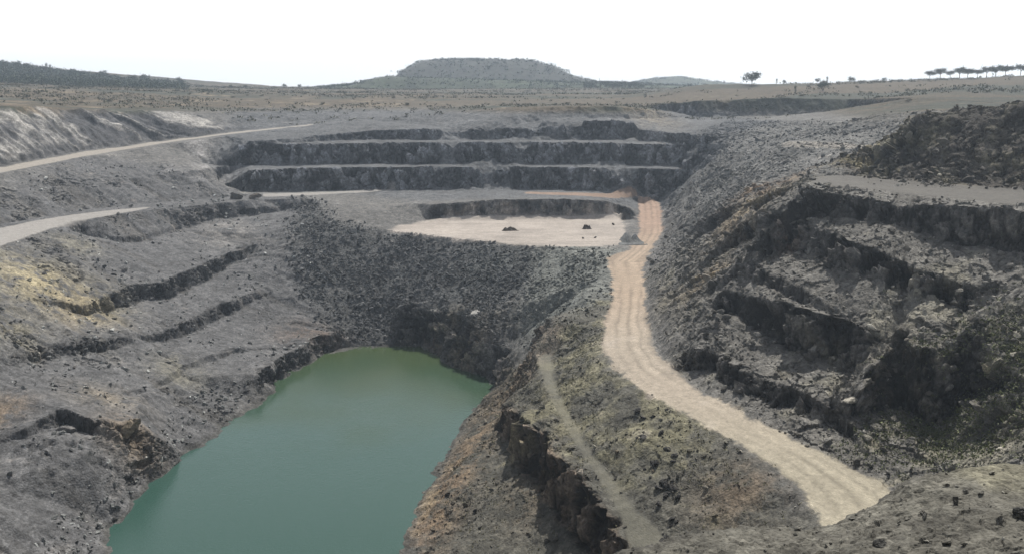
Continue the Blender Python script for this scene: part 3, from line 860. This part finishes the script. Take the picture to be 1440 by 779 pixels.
HILLS = []
MAT_HILL = earth_material('hill scrub', 0.4, 0.15, 0.25)
hill('hill', 'flat topped bluish grey mesa hill rising on the skyline', 1250, [(455, 124), (500, 122), (545, 118), (572, 108), (588, 97), (603, 89.5), (625, 87.5), (690, 87), (745, 87.5), (757, 92), (778, 97), (790, 104), (805, 111), (830, 117), (900, 120), (960, 123)], 230, MAT_HILL, (.030, .032, .026), 3.2, scrub=(1500, 2.2, 'dark scrub growing over the sides and rim of the mesa'))
hill('hill', 'low green wooded foothill in front of the flat topped hill', 1000, [(440, 126), (480, 124), (505, 121), (525, 115), (545, 109.5), (562, 108.5), (580, 110), (640, 112), (720, 115), (800, 117), (860, 119), (930, 121), (1010, 123)], 105, MAT_HILL, (.030, .040, .022), 1.6)
hill('hill', 'small pale green hill on the skyline right of the mesa', 1700, [(860, 122), (885, 118), (905, 113.5), (925, 110.5), (945, 109.5), (965, 112), (985, 115), (1010, 118), (1060, 121)], 200, MAT_HILL, (.05, .06, .04), 1.5, scrub=(350, 2.4, 'green scrub on the small hill right of the mesa'))

# ------------------------------------------------------------------ loose stone
def ico(sub):
    import bmesh
    bm = bmesh.new()
    bmesh.ops.create_icosphere(bm, subdivisions=sub, radius=1)
    v = np.array([q.co[:] for q in bm.verts]); f = np.array([[q.index for q in p.verts] for p in bm.faces])
    bm.free()
    return v, f


def rock_shape(sub, rng):
    v, f = ico(sub)
    v = v.copy()
    for _ in range(9):                       # cut flat facets off the lump
        n = rng.normal(size=3); n /= np.linalg.norm(n)
        d = v @ n - rng.uniform(.22, .66)
        v -= np.clip(d, 0, None)[:, None] * n
    v *= np.array([1, rng.uniform(.6, 1), rng.uniform(.45, .8)])
    v += rng.normal(size=v.shape) * .04
    return v, f


SH1 = [rock_shape(2, RNG) for _ in range(10)]
SH2 = [rock_shape(3, RNG) for _ in range(8)]


def rotmats(n, rng, tilt=.6):
    a = rng.uniform(0, 2 * np.pi, n); b = rng.normal(0, tilt, n); c_ = rng.normal(0, tilt, n)
    ca, sa, cb, sb, cc, sc_ = np.cos(a), np.sin(a), np.cos(b), np.sin(b), np.cos(c_), np.sin(c_)
    Rz = np.zeros((n, 3, 3)); Rz[:, 0, 0] = ca; Rz[:, 0, 1] = -sa; Rz[:, 1, 0] = sa; Rz[:, 1, 1] = ca; Rz[:, 2, 2] = 1
    Rx = np.zeros((n, 3, 3)); Rx[:, 0, 0] = 1; Rx[:, 1, 1] = cb; Rx[:, 1, 2] = -sb; Rx[:, 2, 1] = sb; Rx[:, 2, 2] = cb
    Ry = np.zeros((n, 3, 3)); Ry[:, 1, 1] = 1; Ry[:, 0, 0] = cc; Ry[:, 0, 2] = sc_; Ry[:, 2, 0] = -sc_; Ry[:, 2, 2] = cc
    return Rz @ Rx @ Ry


GXX = (FI.x0 + np.arange(FI.nx) * FI.d)[None, :] + np.zeros((FI.ny, 1))
GYY = (FI.y0 + np.arange(FI.ny) * FI.d)[:, None] + np.zeros((1, FI.nx))
ROADS = np.clip(box(smooth_m, 2, 1) * 1.6, 0, 1)
IN_VIEW = (np.abs(GXX) < 0.66 * GYY + 25) & (HF > 0.4)
PATCHY = np.clip(0.35 + 1.3 * fbm(GXX[::4, ::4].ravel(), GYY[::4, ::4].ravel(), 0 * GXX[::4, ::4].ravel(), 9, 3, .6, seed=501), 0, 1).reshape(GXX[::4, ::4].shape)
PATCHY = np.kron(PATCHY, np.ones((4, 4)))[:FI.ny, :FI.nx].astype(np.float32)


def scatter(W, n, rng):
    W = (W * IN_VIEW).ravel().astype(np.float64)
    k = rng.choice(len(W), n, p=W / W.sum())
    x = GXX.ravel()[k] + rng.uniform(-.2, .2, n); y = GYY.ravel()[k] + rng.uniform(-.2, .2, n)
    return x, y


def stones(name, label, W, n, smin, smed, smax, colr, var, rng, cat='rubble', shapes=None):
    x, y = scatter(W, n, rng)
    P, m, nn = surface(x, y)
    s = np.clip(smed * np.exp(rng.normal(0, .7, n)), smin, smax)
    Rm = rotmats(n, rng)
    which = rng.integers(0, len(shapes or SH1), n)
    Vs, Fs, Cs, o = [], [], [], 0
    base = 0.55 * albedo(P, m) + 0.45 * np.array(colr)[None, :]
    for k, (v, f) in enumerate(shapes or SH1):
        sel = np.where(which == k)[0]
        if not len(sel):
            continue
        vv = np.einsum('nij,vj->nvi', Rm[sel], v) * s[sel, None, None] + (P[sel] + np.array([0, 0, 1]) * (0.18 * s[sel])[:, None])[:, None, :]
        Vs.append(vv.reshape(-1, 3))
        Fs.append((f[None] + (np.arange(len(sel)) * len(v))[:, None, None]).reshape(-1, 3) + o)
        o += vv.shape[0] * vv.shape[1]
        cc = base[sel] * np.exp(rng.normal(0, var, len(sel)))[:, None]
        Cs.append(np.repeat(cc, len(v), 0))
    ob = mesh_np(name, np.concatenate(Vs), np.concatenate(Fs), MAT_STONE, np.clip(np.concatenate(Cs), .015, .7), smooth=False)
    return prop(ob, label, cat, kind='stuff')


steepw = np.clip((STEEP - 0.25) / 0.4, 0.15, 1)
foot = box(CLIFF, 9, 2)                       # talus gathers near the faces
NR = 1 - ROADS
dist2 = 1.0 / (GXX ** 2 + GYY ** 2 + 400)
Q_ = QUAL if QUAL < 1 else 1
stones('rubble', 'dark tumbled blocks covering the slope at the head of the lake', M['rubble'] * NR * (.25 + PATCHY), int(17000 * Q_), .10, .23, 1.1, (.085, .087, .088), .40, RNG)
stones('rubble', 'broken rock strewn over the benches of the right pit wall', M['right'] * NR * (.1 + .6 * PATCHY + 1.3 * foot) * np.clip(1.4 - CLIFF, .1, 1) * dist2, int(14000 * Q_), .08, .20, 1.1, (.12, .115, .105), .45, RNG)
stones('rubble', 'grey rubble on the shoulder right of the far haul road', M['shoulder'] * NR * (.15 + PATCHY), int(6000 * Q_), .10, .24, 1.4, (.13, .13, .128), .32, RNG)
stones('rubble', 'blocks and stones on the rocky flank right of the haul road', M['flank'] * NR * (.15 + PATCHY), int(4200 * Q_), .08, .19, 1.4, (.13, .125, .112), .32, RNG)
stones('rubble', 'broken blocks over the dark mound above the gravel track', M['mound'] * (.15 + PATCHY), int(4000 * Q_), .12, .26, 1.5, (.10, .095, .085), .5, RNG)
stones('rubble', 'finer grey green rubble between the dark slope and the haul road', M['apron'] * NR * (.1 + PATCHY), int(2200 * Q_), .12, .24, .8, (.13, .135, .125), .4, RNG)
stones('rubble', 'loose stones lying on the left pit slope', M['left'] * NR * (.05 + PATCHY ** 2 + 1.5 * foot + 1.6 * (HF > .6) * (HF < 4.5)), int(4200 * Q_), .12, .26, .9, (.20, .21, .20), .55, RNG)
stones('rubble', 'stones and blocks on the rocky spur beside the lake', M['spur'] * NR * (.12 + PATCHY ** 2 + 1.6 * foot), int(5500 * Q_), .08, .15, .9, (.12, .112, .095), .45, RNG)
stones('rubble', 'small stones littering the near gravel spur', M['front'] * (.2 + PATCHY), int(11000 * Q_), .02, .045, .25, (.13, .127, .115), .40, RNG)

# ------------------------------------------------------------------ boulders one can single out
def ground_at(px, py):
    h = hit(px, py)
    P, m, nn = surface(np.array([h[0]]), np.array([h[1]]))
    return P[0], albedo(P, m)[0]


def boulder(px, py, w, label, colr, flat=.6, long=.75, rz=None, sink=.12, group=None, k=None):
    P, _ = ground_at(px, py)
    rng = np.random.default_rng(int(px * 7 + py * 13))
    v, f = SH2[(int(px) + int(py)) % len(SH2) if k is None else k]
    v = v / np.abs(v).max(0) * np.array([1, long, flat]) * w / 2
    col = np.repeat(np.array(colr, np.float32)[None, :], len(v), 0) * (1 + .15 * rng.normal(size=(len(v), 1)))
    v = v - [0, 0, v[:, 2].min()]
    o = mesh_np('boulder', v, f, MAT_STONE, np.clip(col, .02, .8), smooth=False)
    o.location = (P[0], P[1], P[2] - sink * w * flat)
    o.rotation_euler = (rng.normal(0, .1), rng.normal(0, .1), rng.uniform(0, 6.28) if rz is None else rz)
    return prop(o, label, 'boulder', group)


boulder(331, 280, 5.0, 'big dark block with pale top beside the left bench track, left of a pair', (.10, .09, .08), .55, .7, 0.2, group='blocks beside the left bench track')
boulder(358, 280, 5.2, 'big dark block with pale top beside the left bench track, right of a pair', (.11, .095, .08), .55, .7, -.1, group='blocks beside the left bench track')
boulder(1196, 577, 3.9, 'long pale slab lying on the slope above the haul road', (.36, .34, .29), .28, .5, .45)
boulder(671, 443, 4.2, 'pale white slab tilted over the dark hollow above the lake head', (.27, .265, .25), .35, .6, .3)
boulder(1430, 727, .55, 'dark angular block on the near gravel at the right edge', (.07, .07, .065), .7, .8)
boulder(1238, 769, .42, 'dark flat stone on the near gravel bank below the haul road end', (.06, .06, .055), .6, .8)
boulder(863, 317, 1.3, 'small dark boulder at the back right of the pale quarry floor', (.07, .065, .06), .8, .9)
boulder(820, 336, 1.1, 'small dark boulder near the front of the pale quarry floor, left of two', (.09, .085, .08), .6, .9)
boulder(837, 335, 1.2, 'small dark boulder near the front of the pale quarry floor, right of two', (.09, .085, .08), .6, .9)
boulder(186, 612, 4.6, 'big shaded outcrop block on the lower left slope near the shore', (.17, .14, .10), .8, .8, .4, .3)
boulder(90, 605, 3.8, 'big grey block half buried in the lower left slope', (.14, .135, .13), .6, .7, .4, .3)
boulder(1235, 225, 3.2, 'pale yellowish boulder under the dark mound beside the gravel track', (.30, .27, .17), .6, .8)
boulder(1360, 572, 2.0, 'pale boulder among scrub on the lower right wall', (.30, .29, .25), .6, .8)
boulder(1395, 512, 2.6, 'buff coloured block among green scrub on the right wall', (.26, .24, .18), .6, .8)


def heap(px, py, w, d, h, label, colr, seed):
    """a tipped pile of spoil: a low uneven cone"""
    P, _ = ground_at(px, py)
    nx, ny = 40, 24
    x, y = np.meshgrid(np.linspace(-1, 1, nx), np.linspace(-1, 1, ny))
    x, y = x.ravel(), y.ravel()
    rg = np.random.default_rng(seed)
    z = np.zeros_like(x)
    for _ in range(5):
        a_, b_ = rg.uniform(-.45, .45, 2)
        z = np.maximum(z, rg.uniform(.55, 1) * np.exp(-((x - a_) ** 2 + (y - b_) ** 2) / rg.uniform(.05, .12)))
    z = h * (z + .25 * fbm(x + seed, y, 0 * x, .3, 3, seed=seed)) * np.clip(2.2 * (1 - np.maximum(np.abs(x), np.abs(y))), 0, 1) - .12
    V = np.stack([x * w / 2, y * d / 2, z], -1)
    i = np.arange(nx * ny).reshape(ny, nx)
    Qh = np.stack([i[:-1, :-1], i[:-1, 1:], i[1:, 1:], i[1:, :-1]], -1).reshape(-1, 4)
    c = np.repeat(np.array(colr, np.float32)[None, :], len(V), 0) * (1 + .3 * fbm(x, y, z, .3, 2, seed=seed))[:, None]
    o = mesh_np('spoil_heap', V, Qh, MAT_STONE, np.clip(c, .02, .8), smooth=False)
    o.location = P
    return prop(o, label, 'spoil heap')


heap(826, 322, 4.6, 3.4, 1.7, 'dark uneven spoil heap on the right of the pale quarry floor', (.055, .045, .04), 3)
heap(718, 325, 8.0, 3.0, 1.5, 'low dark spoil heap in the middle of the pale quarry floor', (.09, .075, .06), 5)
heap(886, 338, 9, 16, 2.6, 'grey rubble mound between the quarry floor and the haul road bend', (.10, .105, .105), 8)

# boulders that nothing tells apart: individuals, one mesh shared by each shape
def boulder_field(n, W, lo, hi, label, group, colr, rng):
    x, y = scatter(W, n, rng)
    P, m, _ = surface(x, y)
    al = albedo(P, m)
    protos = []
    for k in range(5):
        v, f = SH2[k]
        cc = np.repeat(np.array(colr, np.float32)[None, :], len(v), 0) * rng.uniform(.6, 1.5)
        protos.append(mesh_np('boulder', v - [0, 0, v[:, 2].min() * .7], f, MAT_STONE, np.clip(cc, .02, .7), smooth=False))
    for k in range(n):
        o = protos[k] if k < 5 else protos[k % 5].copy()
        if k >= 5:
            COL.objects.link(o)
        s = rng.uniform(lo, hi) ** 1.0 / 2
        o.scale = (s, s * rng.uniform(.75, 1.1), s * rng.uniform(.8, 1.1))
        o.location = P[k] - np.array([0, 0, .1 * s])
        o.rotation_euler = (rng.normal(0, .25), rng.normal(0, .25), rng.uniform(0, 6.28))
        prop(o, label, 'boulder', group)


boulder_field(48, M['rubble'] * NR * (.2 + PATCHY), 1.1, 2.3, 'dark angular boulder among the tumbled blocks at the head of the lake', 'boulders on the rubble slope at the lake head', (.085, .085, .085), RNG)
boulder_field(90, M['right'] * NR * foot * dist2, 0.9, 2.6, 'dark boulder fallen at the foot of the right wall faces', 'boulders fallen from the right wall', (.12, .115, .10), RNG)
boulder_field(22, M['spur'] * NR * (foot + .1), 0.7, 1.7, 'brown grey boulder on the rocky spur between lake and haul road', 'boulders on the spur', (.13, .11, .08), RNG)
boulder_field(30, M['left'] * NR * (foot + .05), 0.9, 2.0, 'grey boulder lying on the loose left pit slope', 'boulders on the left slope', (.16, .155, .15), RNG)
boulder_field(30, M['shoulder'] * NR, 1.4, 2.6, 'pale grey boulder on the shoulder beside the far haul road', 'boulders on the far right shoulder', (.12, .12, .118), RNG)
CRAG = FI.poly(L(0, (900, 580, 21.5), (915, 585, 21.4), (945, 650, 19.5), (965, 745, 17.5), (935, 745, 16.5), (925, 690, 18), (905, 620, 20)), 2)
boulder_field(34, CRAG, 0.7, 2.2, 'dark rock sticking out of the bank between the footpath and the haul road', 'dark rocks down the bank below the haul road', (.055, .053, .05), RNG)
boulder_field(26, M['front'] * (GYY > 16), 0.25, 0.6, 'grey stone block resting on the near gravel spur', 'blocks on the near gravel spur', (.14, .135, .115), RNG)

# ------------------------------------------------------------------ trees, shrubs, scrub
def leaf_material(name, colr):
    m, nt, b = nodes(name)
    at = N(nt, 'ShaderNodeAttribute', attribute_name='Col')
    nt.links.new(at.outputs['Color'], b.inputs['Base Color'])
    b.inputs['Roughness'].default_value = .7
    b.inputs['Specular IOR Level'].default_value = .2
    return m


MAT_LEAF = leaf_material('leaves', None)
MAT_BARK, nt, b = nodes('bark')
b.inputs['Base Color'].default_value = (.075, .06, .045, 1)
b.inputs['Roughness'].default_value = .9
nz = N(nt, 'ShaderNodeTexNoise', Scale=6.0, Detail=4.0)
bp = N(nt, 'ShaderNodeBump', Strength=.6, Distance=.05)
nt.links.new(nz.outputs['Fac'], bp.inputs['Height']); nt.links.new(bp.outputs[0], b.inputs['Normal'])


def leaf_quads(centers, size, rng, colr, var=.35):
    n = len(centers)
    a = rng.normal(size=(n, 3)); a /= np.linalg.norm(a, axis=1)[:, None]
    t = rng.normal(size=(n, 3)); t -= (t * a).sum(1)[:, None] * a; t /= np.linalg.norm(t, axis=1)[:, None]
    q = np.cross(a, t)
    s = size * rng.uniform(.6, 1.4, n)[:, None]
    V = np.stack([centers - t * s, centers + q * s * .55, centers + t * s, centers - q * s * .55], 1).reshape(-1, 3)
    Qf = np.arange(4 * n).reshape(-1, 4)
    c = np.array(colr)[None, :] * np.exp(rng.normal(0, var, n))[:, None]
    return V, Qf, np.clip(np.repeat(c, 4, 0), .008, .4)


def tubes(segs):
    V, Fq = [], []
    for (a, b, ra, rb) in segs:
        a, b = np.array(a, float), np.array(b, float)
        d = (b - a) / np.linalg.norm(b - a)
        u = np.cross(d, [0.3, .9, .1]); u /= np.linalg.norm(u)
        w = np.cross(d, u)
        o = len(V)
        for (p, r_k) in ((a, ra), (b, rb)):
            for k in range(6):
                V.append(p + r_k * (u * math.cos(k * math.pi / 3) + w * math.sin(k * math.pi / 3)))
        for k in range(6):
            Fq.append([o + k, o + (k + 1) % 6, o + 6 + (k + 1) % 6, o + 6 + k])
    return np.array(V), np.array(Fq)


def tree(name, label, cat, shape, H, W, colr, seed, group=None):
    """an Empty at the foot > trunk (with limbs), crown (leaf clumps); shape: umbrella, round, column"""
    rng = np.random.default_rng(seed)
    t = bpy.data.objects.new(name, None); COL.objects.link(t)
    prop(t, label, cat, group)
    base = {'umbrella': .55, 'round': .3, 'column': .12, 'bush': .05}[shape]
    segs = [((0, 0, -.4), (W * .03, 0, H * base), .035 * H, .024 * H)]
    tips = []
    nl = {'umbrella': 9, 'round': 9, 'column': 7, 'bush': 8}[shape]
    for k in range(nl):
        a = k * 2.4 + rng.uniform(-.4, .4)
        rr = W / 2 * rng.uniform(.35, .9)
        zz = {'umbrella': rng.uniform(.68, .93), 'round': rng.uniform(.45, .9), 'column': rng.uniform(.25, .95), 'bush': rng.uniform(.3, .85)}[shape] * H
        if shape == 'column':
            rr *= 1.1 - zz / H
        p = (rr * math.cos(a), rr * math.sin(a), zz)
        segs.append(((W * .03, 0, H * base * rng.uniform(.8, 1)), p, .016 * H, .006 * H))
        tips.append(p)
    V, Fq = tubes(segs)
    mesh_np('trunk', V, Fq, MAT_BARK, None, True, t)
    cs = []
    for p in tips:
        k = {'umbrella': 95, 'round': 85, 'column': 80, 'bush': 80}[shape]
        rad = np.array([W * .17, W * .17, H * (.12 if shape == 'umbrella' else .13)])
        cs.append(np.array(p) + rng.normal(size=(k, 3)) * rad * .75)
    V, Fq, c = leaf_quads(np.concatenate(cs), W * .05, rng, colr)
    mesh_np('crown', V, Fq, MAT_LEAF, c, False, t)
    return t


def copy_tree(t, label=None):
    c = t.copy(); COL.objects.link(c)
    for ch in t.children:
        d = ch.copy(); COL.objects.link(d); d.parent = c
    if label:
        c['label'] = label
    return c


def stand(t, px, py, Y=None, scale=1.0, rz=0.0):
    """stand a tree on the ground along the sight line through (px, py), at distance Y if given"""
    if Y:
        d = ray(px, py); x, y = d[0] / d[1] * Y, Y
    else:
        h = hit(px, py); x, y = h[0], h[1]
    P, _, _ = surface(np.array([x]), np.array([y]))
    t.location = P[0]
    t.scale = (scale,) * 3
    t.rotation_euler = (0, 0, rz)
    return t


OLIVE, DARKG, DRY = (.045, .055, .03), (.028, .040, .022), (.075, .07, .04)
tp = tree('tree', 'lone round tree on the skyline right of the hills', 'tree', 'round', 8.0, 10.0, OLIVE, 1)
stand(tp, 1057, 118, 590)
# the row of flat topped trees on the right skyline
row_g = 'flat topped trees along the right skyline'
rowp = [tree('umbrella_tree', '', 'tree', 'umbrella', (6.4, 7.4, 5.6, 7.0, 6.0)[k], (6.4, 7.6, 5.4, 7.0, 8.2)[k], OLIVE, 20 + k, row_g) for k in range(5)]
row_l = ['leftmost and lowest flat topped tree of the row on the right skyline', 'second flat topped tree from the left in the skyline row', 'third flat topped tree from the left in the skyline row', 'flat topped tree left of the widest gap in the skyline row',
         'flat topped tree just before the widest gap in the skyline row', 'small flat topped tree in the widest gap of the skyline row', 'flat topped tree right of the widest gap in the skyline row', 'dense flat topped tree near the right end of the skyline row', 'second dense flat topped tree near the right end of the skyline row', 'tallest tree of the skyline row, at the right edge of the photo']
for k, (px, sc) in enumerate(((1307, .85), (1322, .85), (1336, .9), (1349, 1.0), (1360, .95), (1374, .8), (1387, .95), (1400, 1.05), (1413, 1.0), (1434, 1.25))):
    t = rowp[k] if k < 5 else copy_tree(rowp[(k * 3) % 5])
    t['label'] = row_l[k]
    stand(t, px, 112, 615 + 9 * ((k * 5) % 4), sc * 1.12, k * 1.3)
# small trees and shrubs along the rest of the skyline and on the dry plain
small = [tree('small_tree', '', 'tree', s_, 5.0, w_, DARKG, 40 + k, 'small dark trees along the skyline') for k, (s_, w_) in enumerate((('round', 4.5), ('column', 2.6), ('bush', 5.5)))]
sk = [(1018, 118, 600, .5, 1, 'tiny dark tree on the skyline left of the lone round tree'), (1092, 118, 610, .75, 1, 'thin dark tree on the skyline just right of the lone round tree'), (1103, 118, 612, .6, 0, 'small round tree on the skyline beside a thin dark one'),
      (1118, 130, 500, .9, 1, 'dark narrow tree standing on the plain above the blue shaded wall'), (1149, 118, 620, .7, 0, 'round small tree on the right skyline, left of a thin one'), (1163, 117, 630, .9, 1, 'thin tall small tree in the middle of the right skyline'),
      (1157, 131, 510, 1.3, 2, 'wide faint bush on the plain behind the blue shaded wall'), (1197, 117, 640, .9, 2, 'wide low bush on the right skyline before the slope rises'), (1243, 116, 640, .6, 2, 'low bush on the right skyline where the slope starts'),
      (325, 125, 800, .8, 2, 'low bush on the skyline right of the wooded left hill'), (345, 125, 820, .7, 0, 'little tree on the skyline right of the wooded left hill'), (400, 125, 900, .9, 2, 'dark bush on the left skyline, left of a pair'),
      (421, 125, 900, .8, 0, 'dark round tree on the left skyline, right of a pair'), (470, 125, 950, .9, 2, 'dark bush on the skyline where the foothill begins')]
used = set()
for (px, py, Y, sc, k, lab) in sk:
    t = small[k] if k not in used else copy_tree(small[k])
    used.add(k)
    t['label'] = lab
    stand(t, px, py, Y, sc, px)
for k, px in enumerate((823, 831, 838, 845, 853, 862, 869, 879, 886, 893, 902)):
    t = copy_tree(small[(k * 2 + k // 3) % 3])
    t['label'] = 'dark tree in the ragged line right of the flat topped hill'
    t['group'] = 'trees in line right of the flat topped hill'
    d = ray(px, 118); Y = 860
    stand(t, px, 119, Y, 1.1 + .5 * ((k * 7) % 5) / 5, k)
# wood on the left hill: one mass, with single trees standing up on its skyline
rng = np.random.default_rng(77)
n = 3600
yy = rng.uniform(690, 960, n); fx = rng.uniform(-860, -440, n)
xx = fx / 1247 * yy * 1.02
keep_ = (rng.uniform(size=n) < sst(-440, -600, fx) * .8 + .2)
xx, yy = xx[keep_], yy[keep_]
P, _, _ = surface(xx, yy)
cs = (P[:, None, :] + np.array([0, 0, 1.7]) + rng.normal(size=(len(P), 26, 3)) * np.array([2.0, 2.0, 1.3])).reshape(-1, 3)
V, Fq, c = leaf_quads(cs, .8, rng, DARKG)
prop(mesh_np('forest', V, Fq, MAT_LEAF, c, False), 'dark scrub wood covering the hill on the left skyline', 'forest', kind='stuff')
n = 1500
xx = rng.uniform(-330, 330, n); yy = rng.uniform(915, 998, n)
hx = np.interp(xx / yy * 1265 + 720, (440, 545, 860, 1010), (69, 82, 76, 69))
kp = rng.uniform(size=n) < .75
f_ = np.clip(1.35 * (1 - (np.abs(yy - 1000) / 105) ** 1.6), 0, 1); f_ = f_ * f_ * (3 - 2 * f_)
Pf = np.stack([xx, yy, 67 + (hx - 67) * f_ + .6], -1)[kp]
cs = (Pf[:, None, :] + rng.normal(size=(len(Pf), 14, 3)) * np.array([1.9, 1.9, .9])).reshape(-1, 3)
V, Fq, c = leaf_quads(cs, .9, rng, (.034, .048, .026))
prop(mesh_np('forest', V, Fq, MAT_LEAF, c, False), 'green scrub wood spread over the foothill below the mesa', 'forest', kind='stuff')
for (Vh, (n, sz, lab)) in HILLS:
    Pf = Vh[rng.integers(0, len(Vh), n)] + rng.normal(size=(n, 3)) * np.array([3, 3, .2]) + np.array([0, 0, .5])
    cs = (Pf[:, None, :] + rng.normal(size=(n, 14, 3)) * np.array([sz, sz, .8]) * rng.uniform(.5, 1.5, (n, 1, 1))).reshape(-1, 3)
    V, Fq, c = leaf_quads(cs, 1.0, rng, (.026, .036, .021))
    prop(mesh_np('scrub', V, Fq, MAT_LEAF, c, False), lab, 'scrub', kind='stuff')
for k, px in enumerate((4, 26, 40, 67, 72, 105, 145, 188, 202, 210, 236, 252)):
    t = copy_tree(small[(k * 2 + k // 2) % 3])
    t['label'] = 'dark tree standing up from the wood on the left hill'
    t['group'] = 'trees on the crest of the wooded left hill'
    stand(t, px, 110, 915, 1.3 + .5 * ((k * 3) % 5) / 5, k)
# shrubs dotted over the dry ground
shrub = tree('shrub', 'grey green shrub dotted on the dry ground above the far pit wall', 'shrub', 'bush', 1.7, 2.8, DRY, 90, 'shrubs on the dry ground round the pit')
first = True
rng = np.random.default_rng(5)
cnt = 0
while cnt < 44:
    px, py = rng.uniform(20, 1290), rng.uniform(122, 150)
    h = hit(px, py)
    if h[1] > 700 or h[1] < 300:
        continue
    t = shrub if first else copy_tree(shrub)
    first = False
    P, _, _ = surface(np.array([h[0]]), np.array([h[1]]))
    t.location = P[0]; s = rng.uniform(.35, 1.0); t.scale = (s, s, s * rng.uniform(.7, 1.1)); t.rotation_euler = (0, 0, rng.uniform(0, 6))
    cnt += 1


def scrub(name, label, W, n, size, hgt, colr, rng):
    x, y = scatter(W, n, rng)
    P, _, _ = surface(x, y)
    s = rng.uniform(.5, 1.6, n)
    cs = (P[:, None, :] + rng.normal(size=(n, 10, 3)) * (np.array([hgt * .8, hgt * .8, hgt * .35])[None, None, :] * s[:, None, None]) + np.array([0, 0, hgt * .3])).reshape(-1, 3)
    V, Fq, c = leaf_quads(cs, size, rng, colr)
    return prop(mesh_np(name, V, Fq, MAT_LEAF, c, False), label, 'scrub', kind='stuff')


x_, y_ = rng.uniform(-480, 480, 15000), rng.uniform(420, 1000, 15000)
kp = (np.abs(x_) < .62 * y_) & (rng.uniform(size=15000) < sst(-.25, .3, fbm(x_ * .2, y_, 0 * x_, 26, 3, .6, seed=601)))
Ps, _, _ = surface(x_[kp], y_[kp])
cs = (Ps[:, None, :] + rng.normal(size=(len(Ps), 12, 3)) * np.array([1.2, 1.2, .4]) + np.array([0, 0, .4])).reshape(-1, 3)
V, Fq, c = leaf_quads(cs, .5, rng, (.06, .06, .036))
prop(mesh_np('scrub', V, Fq, MAT_LEAF, c, False), 'low brown olive scrub scattered over the dry plain beyond the pit', 'scrub', kind='stuff')


def wblob(*bl):
    w = 0
    for (px, py, rx, ry) in bl:
        w = w + blob(GXX, GYY, px, py, rx, ry)
    return w * NR


scrub('scrub', 'low green scrub growing over the right wall near its foot', wblob((1240, 630, 5, 5), (1420, 540, 9, 8), (1380, 560, 9, 8), (1400, 500, 8, 8), (1340, 620, 6, 6), (1420, 600, 8, 8), (1300, 520, 4, 4)) * (.2 + PATCHY), int(2200 * Q_), .16, .45, (.075, .085, .04), RNG)
scrub('scrub', 'dry olive weeds on the spur and the bank below the haul road', M['spur'] * NR * PATCHY * (HF > 3), int(1100 * Q_), .13, .3, (.085, .082, .045), RNG)

# ------------------------------------------------------------------ haze
if HAZE:
    import bmesh
    bm = bmesh.new()
    bmesh.ops.create_cube(bm, size=1)
    me = bpy.data.meshes.new('haze'); bm.to_mesh(me); bm.free()
    o = bpy.data.objects.new('haze', me); COL.objects.link(o)
    o.scale = (6300, 6300, 190); o.location = (0, 0, 55)
    m = bpy.data.materials.new('thin dusty air'); m.use_nodes = True
    nt = m.node_tree
    nt.nodes.remove(nt.nodes['Principled BSDF'])
    pv = nt.nodes.new('ShaderNodeVolumePrincipled')
    pv.inputs['Color'].default_value = (.70, .84, 1.0, 1)
    pv.inputs['Density'].default_value = HAZE
    pv.inputs['Anisotropy'].default_value = 0.45
    nt.links.new(pv.outputs[0], nt.nodes['Material Output'].inputs['Volume'])
    me.materials.append(m)
    prop(o, 'thin bluish summer haze over the whole pit', 'haze', kind='stuff')
